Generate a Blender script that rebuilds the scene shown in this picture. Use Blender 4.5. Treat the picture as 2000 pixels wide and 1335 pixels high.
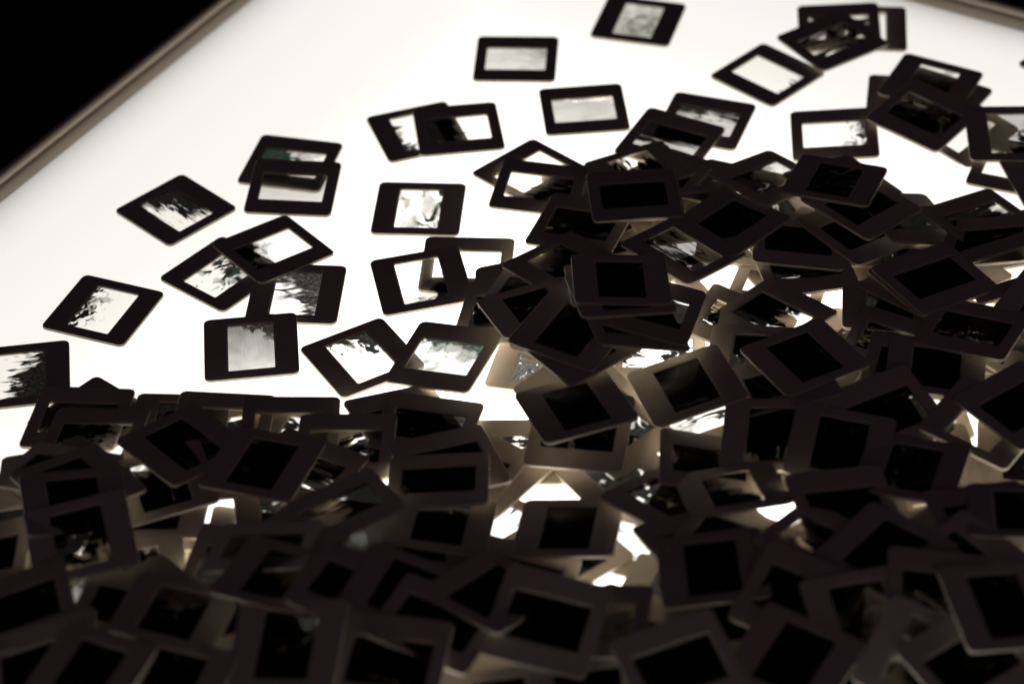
import bpy, bmesh, math, random
from mathutils import Matrix, Vector

scene = bpy.context.scene
for o in list(bpy.data.objects):
    bpy.data.objects.remove(o, do_unlink=True)
COL = scene.collection

# ------------------------------------------------------------------ camera
PITCH, ROLL, CAM_H, F_PX = 0.669542535, -0.0347401794, 0.909755535, 5387.114
cam_data = bpy.data.cameras.new('camera')
cam_data.sensor_width = 36.0
cam_data.lens = F_PX / 2000.0 * 36.0
cam_data.clip_start, cam_data.clip_end = 0.05, 50.0
cam_data.dof.use_dof = True
cam_data.dof.focus_distance = 1.475
cam_data.dof.aperture_fstop = 4.7
cam_data.dof.aperture_blades = 9
cam = bpy.data.objects.new('camera', cam_data)
COL.objects.link(cam)
fwd = Vector((0, math.cos(PITCH), -math.sin(PITCH)))
rgt, upv = Vector((1, 0, 0)), Vector((0, math.sin(PITCH), math.cos(PITCH)))
r2 = math.cos(ROLL) * rgt + math.sin(ROLL) * upv
u2 = -math.sin(ROLL) * rgt + math.cos(ROLL) * upv
cam.matrix_world = Matrix(((r2.x, u2.x, -fwd.x, 0), (r2.y, u2.y, -fwd.y, 0), (r2.z, u2.z, -fwd.z, CAM_H), (0, 0, 0, 1)))
scene.camera = cam

# ------------------------------------------------------------------ a dark room
world = bpy.data.worlds.new('World')
scene.world = world
world.use_nodes = True
bg = world.node_tree.nodes['Background']
bg.inputs['Color'].default_value = (1.0, 0.58, 1.0, 1)
bg.inputs['Strength'].default_value = 0.0068

lamp_data = bpy.data.lights.new('room_lamp', 'AREA')      # faint light of the room behind the viewer
lamp_data.shape = 'RECTANGLE'
lamp_data.size, lamp_data.size_y = 1.6, 1.0
lamp_data.energy = 1.3
lamp_data.color = (1.0, 0.74, 0.90)
lamp = bpy.data.objects.new('room_lamp', lamp_data)
COL.objects.link(lamp)
lamp.location = (0.25, -1.5, 1.5)
lamp.rotation_euler = (Vector((0, 1.2, 0)) - Vector(lamp.location)).to_track_quat('-Z', 'Y').to_euler()

scene.view_settings.view_transform = 'Standard'
scene.view_settings.look = 'None'
scene.view_settings.exposure = 0.0
scene.view_settings.gamma = 1.0
scene.cycles.use_denoising = True
scene.cycles.max_bounces = 14
scene.cycles.diffuse_bounces = 8
scene.cycles.transparent_max_bounces = 40
scene.cycles.sample_clamp_indirect = 4.0
scene.cycles.use_adaptive_sampling = False

# light given off by the sheet against the distance (m) from its border: the dimming beside the trim is put in
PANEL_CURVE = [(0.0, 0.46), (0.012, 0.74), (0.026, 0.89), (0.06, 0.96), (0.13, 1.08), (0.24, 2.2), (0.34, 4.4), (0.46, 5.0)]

# ------------------------------------------------------------------ helpers
def new_mat(name):
    m = bpy.data.materials.new(name)
    m.use_nodes = True
    nt = m.node_tree
    nt.nodes.clear()
    out = nt.nodes.new('ShaderNodeOutputMaterial')
    return m, nt, out

def math_node(nt, op, a, b=None, c=None, clamp=False):
    n = nt.nodes.new('ShaderNodeMath')
    n.operation = op
    n.use_clamp = clamp
    for i, v in enumerate((a, b, c)):
        if v is None:
            continue
        if isinstance(v, (int, float)):
            n.inputs[i].default_value = v
        else:
            nt.links.new(v, n.inputs[i])
    return n.outputs[0]

def mesh_obj(name, verts, faces, mat, parent=None, smooth=False):
    me = bpy.data.meshes.new(name)
    me.from_pydata(verts, [], faces)
    me.update()
    if smooth:
        for p in me.polygons:
            p.use_smooth = True
    me.materials.append(mat)
    o = bpy.data.objects.new(name, me)
    COL.objects.link(o)
    if parent is not None:
        o.parent = parent
    return o

def tag(o, label=None, cat=None, group=None, kind=None):
    if label: o['label'] = label
    if cat: o['category'] = cat
    if group: o['group'] = group
    if kind: o['kind'] = kind

# ------------------------------------------------------------------ materials
def make_panel_mat():
    m, nt, out = new_mat('lit_diffuser')
    e = nt.nodes.new('ShaderNodeEmission')
    e.inputs['Color'].default_value = (1.0, 0.96, 0.90, 1)
    # shade beside the trim and a much brighter middle are put into the emission
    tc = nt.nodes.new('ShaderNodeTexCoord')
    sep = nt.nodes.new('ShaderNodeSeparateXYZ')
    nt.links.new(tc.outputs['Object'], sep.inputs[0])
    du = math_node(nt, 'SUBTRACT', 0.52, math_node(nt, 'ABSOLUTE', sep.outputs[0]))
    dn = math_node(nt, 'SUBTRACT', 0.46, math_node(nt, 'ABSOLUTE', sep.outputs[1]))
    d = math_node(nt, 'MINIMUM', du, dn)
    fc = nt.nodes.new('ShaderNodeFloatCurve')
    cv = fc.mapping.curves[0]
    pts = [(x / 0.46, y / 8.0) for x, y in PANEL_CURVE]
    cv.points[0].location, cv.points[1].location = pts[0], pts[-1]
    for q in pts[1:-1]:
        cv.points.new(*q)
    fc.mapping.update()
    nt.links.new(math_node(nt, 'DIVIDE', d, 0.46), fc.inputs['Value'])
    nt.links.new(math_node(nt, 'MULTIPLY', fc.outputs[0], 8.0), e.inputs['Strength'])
    nt.links.new(e.outputs[0], out.inputs['Surface'])
    return m

def make_rim_mat():
    m, nt, out = new_mat('cream_trim')
    b = nt.nodes.new('ShaderNodeBsdfPrincipled')
    tc = nt.nodes.new('ShaderNodeTexCoord')
    no = nt.nodes.new('ShaderNodeTexNoise')
    no.inputs['Scale'].default_value = 60
    nt.links.new(tc.outputs['Object'], no.inputs['Vector'])
    cr = nt.nodes.new('ShaderNodeMixRGB')
    cr.inputs[1].default_value = (0.86, 0.74, 0.58, 1)
    cr.inputs[2].default_value = (0.86, 0.74, 0.58, 1)
    nt.links.new(no.outputs['Fac'], cr.inputs[0])
    nt.links.new(cr.outputs[0], b.inputs['Base Color'])
    b.inputs['Roughness'].default_value = 0.45
    nt.links.new(b.outputs[0], out.inputs['Surface'])
    return m

def make_dark_mat(name, col, rough=0.8):
    m, nt, out = new_mat(name)
    b = nt.nodes.new('ShaderNodeBsdfPrincipled')
    tc = nt.nodes.new('ShaderNodeTexCoord')
    no = nt.nodes.new('ShaderNodeTexNoise')
    no.inputs['Scale'].default_value = 12
    nt.links.new(tc.outputs['Object'], no.inputs['Vector'])
    cr = nt.nodes.new('ShaderNodeMixRGB')
    cr.inputs[1].default_value = tuple(c * .7 for c in col) + (1,)
    cr.inputs[2].default_value = tuple(c * 1.2 for c in col) + (1,)
    nt.links.new(no.outputs['Fac'], cr.inputs[0])
    nt.links.new(cr.outputs[0], b.inputs['Base Color'])
    b.inputs['Roughness'].default_value = rough
    nt.links.new(b.outputs[0], out.inputs['Surface'])
    return m

def make_mount_mat():
    m, nt, out = new_mat('grey_plastic_mount')
    b = nt.nodes.new('ShaderNodeBsdfPrincipled')
    oi = nt.nodes.new('ShaderNodeObjectInfo')
    tc = nt.nodes.new('ShaderNodeTexCoord')
    no = nt.nodes.new('ShaderNodeTexNoise')
    no.inputs['Scale'].default_value = 900
    no.inputs['Detail'].default_value = 3
    nt.links.new(tc.outputs['Object'], no.inputs['Vector'])
    blot = nt.nodes.new('ShaderNodeTexNoise')
    blot.inputs['Scale'].default_value = 70
    blot.inputs['Detail'].default_value = 4
    nt.links.new(tc.outputs['Object'], blot.inputs['Vector'])
    v = math_node(nt, 'MULTIPLY_ADD', oi.outputs['Random'], 0.22, 0.80)
    v = math_node(nt, 'MULTIPLY', v, math_node(nt, 'MULTIPLY_ADD', blot.outputs['Fac'], 0.25, 0.88))
    col = nt.nodes.new('ShaderNodeMixRGB')
    col.blend_type = 'MULTIPLY'
    col.inputs[0].default_value = 1
    col.inputs[1].default_value = (0.68, 0.60, 0.485, 1)
    rgb = nt.nodes.new('ShaderNodeCombineXYZ')
    for i in range(3):
        nt.links.new(v, rgb.inputs[i])
    nt.links.new(rgb.outputs[0], col.inputs[2])
    nt.links.new(col.outputs[0], b.inputs['Base Color'])
    b.inputs['Roughness'].default_value = 0.48
    b.inputs['Specular IOR Level'].default_value = 0.35
    bump = nt.nodes.new('ShaderNodeBump')
    bump.inputs['Strength'].default_value = 0.25
    bump.inputs['Distance'].default_value = 0.0002
    nt.links.new(no.outputs['Fac'], bump.inputs['Height'])
    nt.links.new(bump.outputs[0], b.inputs['Normal'])
    nt.links.new(b.outputs[0], out.inputs['Surface'])
    return m

def make_film_mat():
    """Hand painted transparency: each film carries its own pattern numbers as object properties."""
    m, nt, out = new_mat('painted_film')
    def attr(name):
        a = nt.nodes.new('ShaderNodeAttribute')
        a.attribute_type = 'OBJECT'
        a.attribute_name = name
        s = nt.nodes.new('ShaderNodeSeparateXYZ')
        nt.links.new(a.outputs['Vector'], s.inputs[0])
        return s.outputs
    dx, dy, cut = attr('film_a')
    rag, wash, dens = attr('film_b')
    grn, sx, sy = attr('film_c')
    soft, grad, seed = attr('film_d')
    curl = attr('film_e')[0]
    tc = nt.nodes.new('ShaderNodeTexCoord')
    sep = nt.nodes.new('ShaderNodeSeparateXYZ')
    nt.links.new(tc.outputs['Object'], sep.inputs[0])
    U = math_node(nt, 'DIVIDE', sep.outputs[0], 0.01825)
    V = math_node(nt, 'DIVIDE', sep.outputs[1], 0.01225)
    def vec(x, y, z):
        c = nt.nodes.new('ShaderNodeCombineXYZ')
        for i, q in enumerate((x, y, z)):
            if isinstance(q, (int, float)):
                c.inputs[i].default_value = q
            else:
                nt.links.new(q, c.inputs[i])
        return c.outputs[0]
    def noise(v, scale, detail=4, rough=0.6, dist=0.0):
        n = nt.nodes.new('ShaderNodeTexNoise')
        n.inputs['Scale'].default_value = scale
        n.inputs['Detail'].default_value = detail
        n.inputs['Roughness'].default_value = rough
        n.inputs['Distortion'].default_value = dist
        nt.links.new(v, n.inputs['Vector'])
        return n.outputs['Fac']
    us, vs = math_node(nt, 'MULTIPLY', U, sx), math_node(nt, 'MULTIPLY', V, sy)
    n1 = noise(vec(us, vs, seed), 1.0, 5, 0.5, 1.1)
    n1 = math_node(nt, 'MULTIPLY', math_node(nt, 'SUBTRACT', n1, 0.5), 3.6)
    g = math_node(nt, 'ADD', math_node(nt, 'MULTIPLY', U, dx), math_node(nt, 'MULTIPLY', V, dy))
    arg = math_node(nt, 'ADD', math_node(nt, 'MULTIPLY_ADD', n1, rag, g), cut)
    # some strokes end crisp, others feather out
    fe = noise(vec(U, V, math_node(nt, 'ADD', seed, 43.0)), 1.3, 2, 0.5)
    fe = math_node(nt, 'POWER', math_node(nt, 'MULTIPLY', fe, 2.1), 5.0)
    mask = math_node(nt, 'ADD', math_node(nt, 'DIVIDE', arg, math_node(nt, 'MULTIPLY', soft, math_node(nt, 'MULTIPLY_ADD', fe, 2.6, 0.5))), 0.5, clamp=True)
    mask = math_node(nt, 'POWER', mask, 0.8)
    # bare film: clear to grey, with smoky wash and faint scratches
    smoke = noise(vec(U, V, math_node(nt, 'ADD', seed, 7.0)), 1.1, 4, 0.5, 1.2)
    streak = noise(vec(math_node(nt, 'MULTIPLY', U, 1.0), math_node(nt, 'MULTIPLY', V, 9.0), math_node(nt, 'ADD', seed, 3.0)), 2.0, 5, 0.7, 0.6)
    amp = math_node(nt, 'MULTIPLY', math_node(nt, 'SUBTRACT', 1.0, wash), 1.5, clamp=True)
    tone = math_node(nt, 'ADD', math_node(nt, 'MULTIPLY_ADD', smoke, 0.9, -0.45), math_node(nt, 'MULTIPLY_ADD', streak, 0.4, -0.2))
    tone = math_node(nt, 'ADD', math_node(nt, 'MULTIPLY', tone, amp), math_node(nt, 'MULTIPLY', grad, math_node(nt, 'MULTIPLY', U, 0.6)))
    base = math_node(nt, 'MULTIPLY', wash, math_node(nt, 'ADD', tone, 1.0), clamp=True)
    # scraped emulsion: curling dark lines
    wv = nt.nodes.new('ShaderNodeTexWave')
    wv.wave_type = 'RINGS'
    wv.rings_direction = 'SPHERICAL'
    wv.inputs['Scale'].default_value = 1.7
    wv.inputs['Distortion'].default_value = 7.0
    wv.inputs['Detail'].default_value = 2.0
    wv.inputs['Detail Scale'].default_value = 0.7
    nt.links.new(vec(math_node(nt, 'SUBTRACT', U, 1.1), math_node(nt, 'ADD', V, 1.3), seed), wv.inputs['Vector'])
    lines = math_node(nt, 'POWER', wv.outputs['Fac'], 2.2)
    patch = noise(vec(U, V, math_node(nt, 'ADD', seed, 31.0)), 0.9, 2, 0.5)
    patch = math_node(nt, 'MULTIPLY_ADD', patch, 4.0, -1.5, clamp=True)
    base = math_node(nt, 'MULTIPLY', base, math_node(nt, 'SUBTRACT', 1.0, math_node(nt, 'MULTIPLY', math_node(nt, 'MULTIPLY', lines, patch), curl)))
    # paint: streaky, black to brown or green where thin
    ps = noise(vec(math_node(nt, 'MULTIPLY', us, 1.3), math_node(nt, 'MULTIPLY', vs, 3.2), math_node(nt, 'ADD', seed, 11.0)), 2.2, 6, 0.75, 0.4)
    pw = math_node(nt, 'POWER', math_node(nt, 'MULTIPLY_ADD', ps, 1.6, 0.1), 4.0)
    paint = math_node(nt, 'MULTIPLY', math_node(nt, 'MULTIPLY', dens, 0.55), pw)
    basec = vec(base, math_node(nt, 'MULTIPLY', base, 0.985), math_node(nt, 'MULTIPLY', base, 0.965))
    gsplit = noise(vec(U, V, math_node(nt, 'ADD', seed, 19.0)), 1.5, 3, 0.5)
    gg = math_node(nt, 'MULTIPLY', grn, math_node(nt, 'MULTIPLY_ADD', gsplit, 3.0, -0.9, clamp=True))
    inv = math_node(nt, 'MULTIPLY_ADD', gg, -0.62, 1.0)
    paintc = vec(math_node(nt, 'MULTIPLY', paint, inv),
                 math_node(nt, 'MULTIPLY', paint, math_node(nt, 'MULTIPLY_ADD', gg, 0.12, 0.95)),
                 math_node(nt, 'MULTIPLY', paint, math_node(nt, 'MULTIPLY_ADD', gg, -0.08, 0.86)))
    mix = nt.nodes.new('ShaderNodeMixRGB')
    nt.links.new(mask, mix.inputs[0])
    nt.links.new(basec, mix.inputs[1])
    nt.links.new(paintc, mix.inputs[2])
    tr = nt.nodes.new('ShaderNodeBsdfTransparent')
    nt.links.new(mix.outputs[0], tr.inputs['Color'])
    gl = nt.nodes.new('ShaderNodeBsdfGlossy')
    gl.inputs['Color'].default_value = (0.9, 0.9, 0.9, 1)
    gl.inputs['Roughness'].default_value = 0.18
    fr = nt.nodes.new('ShaderNodeFresnel')
    fr.inputs['IOR'].default_value = 1.25
    ms = nt.nodes.new('ShaderNodeMixShader')
    nt.links.new(fr.outputs[0], ms.inputs[0])
    nt.links.new(tr.outputs[0], ms.inputs[1])
    nt.links.new(gl.outputs[0], ms.inputs[2])
    nt.links.new(ms.outputs[0], out.inputs['Surface'])
    return m

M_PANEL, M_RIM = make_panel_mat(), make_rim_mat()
M_CASE = make_dark_mat('black_case', (0.012, 0.011, 0.012))
M_FLOOR = make_dark_mat('dark_floor', (0.010, 0.009, 0.012), 0.95)
M_MOUNT, M_FILM = make_mount_mat(), make_film_mat()

# ------------------------------------------------------------------ setting: floor and light table
fl = mesh_obj('floor', [(-6, -6, -0.85), (6, -6, -0.85), (6, 8, -0.85), (-6, 8, -0.85)], [(0, 1, 2, 3)], M_FLOOR)
tag(fl, kind='structure')

T_ANG = math.radians(58.0)
U_FAR, N_LEFT = 1.389, 0.9315            # lines where the lit sheet meets the trim, along and across the table
LEN_U, LEN_N = 1.04, 0.92
cu, cn = U_FAR - LEN_U / 2, N_LEFT - LEN_N / 2
ct, st = math.cos(T_ANG), math.sin(T_ANG)
table = bpy.data.objects.new('light_table', None)
COL.objects.link(table)
table.location = (cu * ct - cn * st, cu * st + cn * ct, 0)
table.rotation_euler = (0, 0, T_ANG)
tag(table, 'large glowing light table with a cream trim in a dark room', 'light table')
hx, hy = LEN_U / 2, LEN_N / 2
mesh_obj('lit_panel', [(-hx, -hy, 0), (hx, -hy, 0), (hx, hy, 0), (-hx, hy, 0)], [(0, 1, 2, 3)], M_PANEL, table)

# cross section of the trim: (distance out from the lit sheet, height)
PROFILE = [(-0.0008, -0.003), (0.0, 0.0), (0.0008, 0.0022), (0.0022, 0.0047), (0.0032, 0.0058), (0.0040, 0.0062),
           (0.0046, 0.0062), (0.0049, 0.0061)]
for k in range(13):                       # outer bead, bulging over the groove
    a = math.radians(205) - k * math.radians(205) / 12
    PROFILE.append((0.0082 + 0.0034 * math.cos(a), 0.0074 + 0.0034 * math.sin(a)))
PROFILE += [(0.0122, 0.002), (0.0122, -0.012)]
def trim(name, sign_axis):
    vs, fs = [], []
    n = len(PROFILE)
    ax, sg = sign_axis
    for end in (-1, 1):
        for d, z in PROFILE:
            if ax == 0:
                vs.append((sg * (hx + d), end * (hy + d), z))
            else:
                vs.append((end * (hx + d), sg * (hy + d), z))
    for i in range(n - 1):
        q = (i, i + 1, n + i + 1, n + i)
        fs.append(q)
    o = mesh_obj(name, vs, fs, M_RIM, table, smooth=True)
    bm = bmesh.new(); bm.from_mesh(o.data)
    bmesh.ops.recalc_face_normals(bm, faces=bm.faces)
    bm.to_mesh(o.data); bm.free()
    return o
for sa in ((0, 1), (0, -1), (1, 1), (1, -1)):
    trim('trim', sa)
def box(name, x0, x1, y0, y1, z0, z1, mat, parent):
    v = [(x, y, z) for z in (z0, z1) for y in (y0, y1) for x in (x0, x1)]
    f = [(0, 2, 3, 1), (4, 5, 7, 6), (0, 1, 5, 4), (2, 6, 7, 3), (0, 4, 6, 2), (1, 3, 7, 5)]
    return mesh_obj(name, v, f, mat, parent)
e = 0.0120
box('housing', -hx - e, hx + e, -hy - e, hy + e, -0.11, -0.011, M_CASE, table)
for px in (-1, 1):
    for py in (-1, 1):
        box('leg', px * (hx - .06) - .025, px * (hx - .06) + .025, py * (hy - .06) - .025, py * (hy - .06) + .025, -0.85, -0.111, M_CASE, table)

# ------------------------------------------------------------------ one slide: two snapped frame halves and the film
HALF_T = 0.00084
WX, WY = 0.01825, 0.01225
def rrect(hx_, hy_, r, z, seg=5):
    pts = []
    for cx, cy, a0 in ((hx_ - r, hy_ - r, 0), (-hx_ + r, hy_ - r, 90), (-hx_ + r, -hy_ + r, 180), (hx_ - r, -hy_ + r, 270)):
        for k in range(seg + 1):
            a = math.radians(a0 + 90 * k / seg)
            pts.append((cx + r * math.cos(a), cy + r * math.sin(a), z))
    return pts
def half_mesh(name, flip):
    b, t, R = 0.00022, HALF_T, 0.0034
    loops = [rrect(.025 - b, .025 - b, R, 0.0), rrect(.025, .025, R, b), rrect(.025, .025, R, t - b), rrect(.025 - b, .025 - b, R, t),
             rrect(WX + .0009, WY + .0009, .0014, t), rrect(WX + .0005, WY + .0005, .0011, t - .0003),
             rrect(WX, WY, .0007, t - .00034), rrect(WX, WY, .0007, 0.0)]
    n = len(loops[0])
    vs = [(x, y, -z if flip else z) for lp in loops for x, y, z in lp]
    fs = []
    L = len(loops)
    for i in range(L):
        j = (i + 1) % L
        for k in range(n):
            k2 = (k + 1) % n
            q = (i * n + k, i * n + k2, j * n + k2, j * n + k)
            fs.append(q[::-1] if flip else q)
    me = bpy.data.meshes.new(name)
    me.from_pydata(vs, [], fs)
    me.update()
    me.materials.append(M_MOUNT)
    return me
ME_FRONT, ME_BACK = half_mesh('front_frame', False), half_mesh('back_frame', True)
def film_mesh():
    n = 6
    vs, fs = [], []
    for j in range(n + 1):
        for i in range(n + 1):
            u, v = 2 * i / n - 1, 2 * j / n - 1
            vs.append((u * (WX + .0002), v * (WY + .0002), 0.00012 * (1 - u * u) * (1 - v * v)))
    for j in range(n):
        for i in range(n):
            a = j * (n + 1) + i
            fs.append((a, a + 1, a + n + 2, a + n + 1))
    me = bpy.data.meshes.new('film')
    me.from_pydata(vs, [], fs)
    me.update()
    for p in me.polygons:
        p.use_smooth = True
    me.materials.append(M_FILM)
    return me
ME_FILM = film_mesh()

def slide(x, y, z, th, bx, by, film, label, group):
    root = bpy.data.objects.new('photo_slide', None)
    root.empty_display_size = 0.02
    COL.objects.link(root)
    n = Vector((-bx, -by, 1)).normalized()
    ex = Vector((math.cos(th), math.sin(th), bx * math.cos(th) + by * math.sin(th))).normalized()
    ey = n.cross(ex)
    root.matrix_world = Matrix(((ex.x, ey.x, n.x, x), (ex.y, ey.y, n.y, y), (ex.z, ey.z, n.z, z), (0, 0, 0, 1)))
    tag(root, label, 'slide', group)
    mid = HALF_T + 0.00001
    for nm, me, dz in (('front_frame', ME_FRONT, mid), ('back_frame', ME_BACK, mid - .00002), ('film', ME_FILM, mid)):
        o = bpy.data.objects.new(nm, me)
        COL.objects.link(o)
        o.parent = root
        o.location = (0, 0, dz)
        if nm == 'film':
            o['film_a'] = [float(q) for q in film[0:3]]
            o['film_b'] = [float(q) for q in film[3:6]]
            o['film_c'] = [float(q) for q in film[6:9]]
            o['film_d'] = [float(q) for q in film[9:12]]
            o['film_e'] = [float(film[12]), 0.0, 0.0]
    return root

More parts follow.
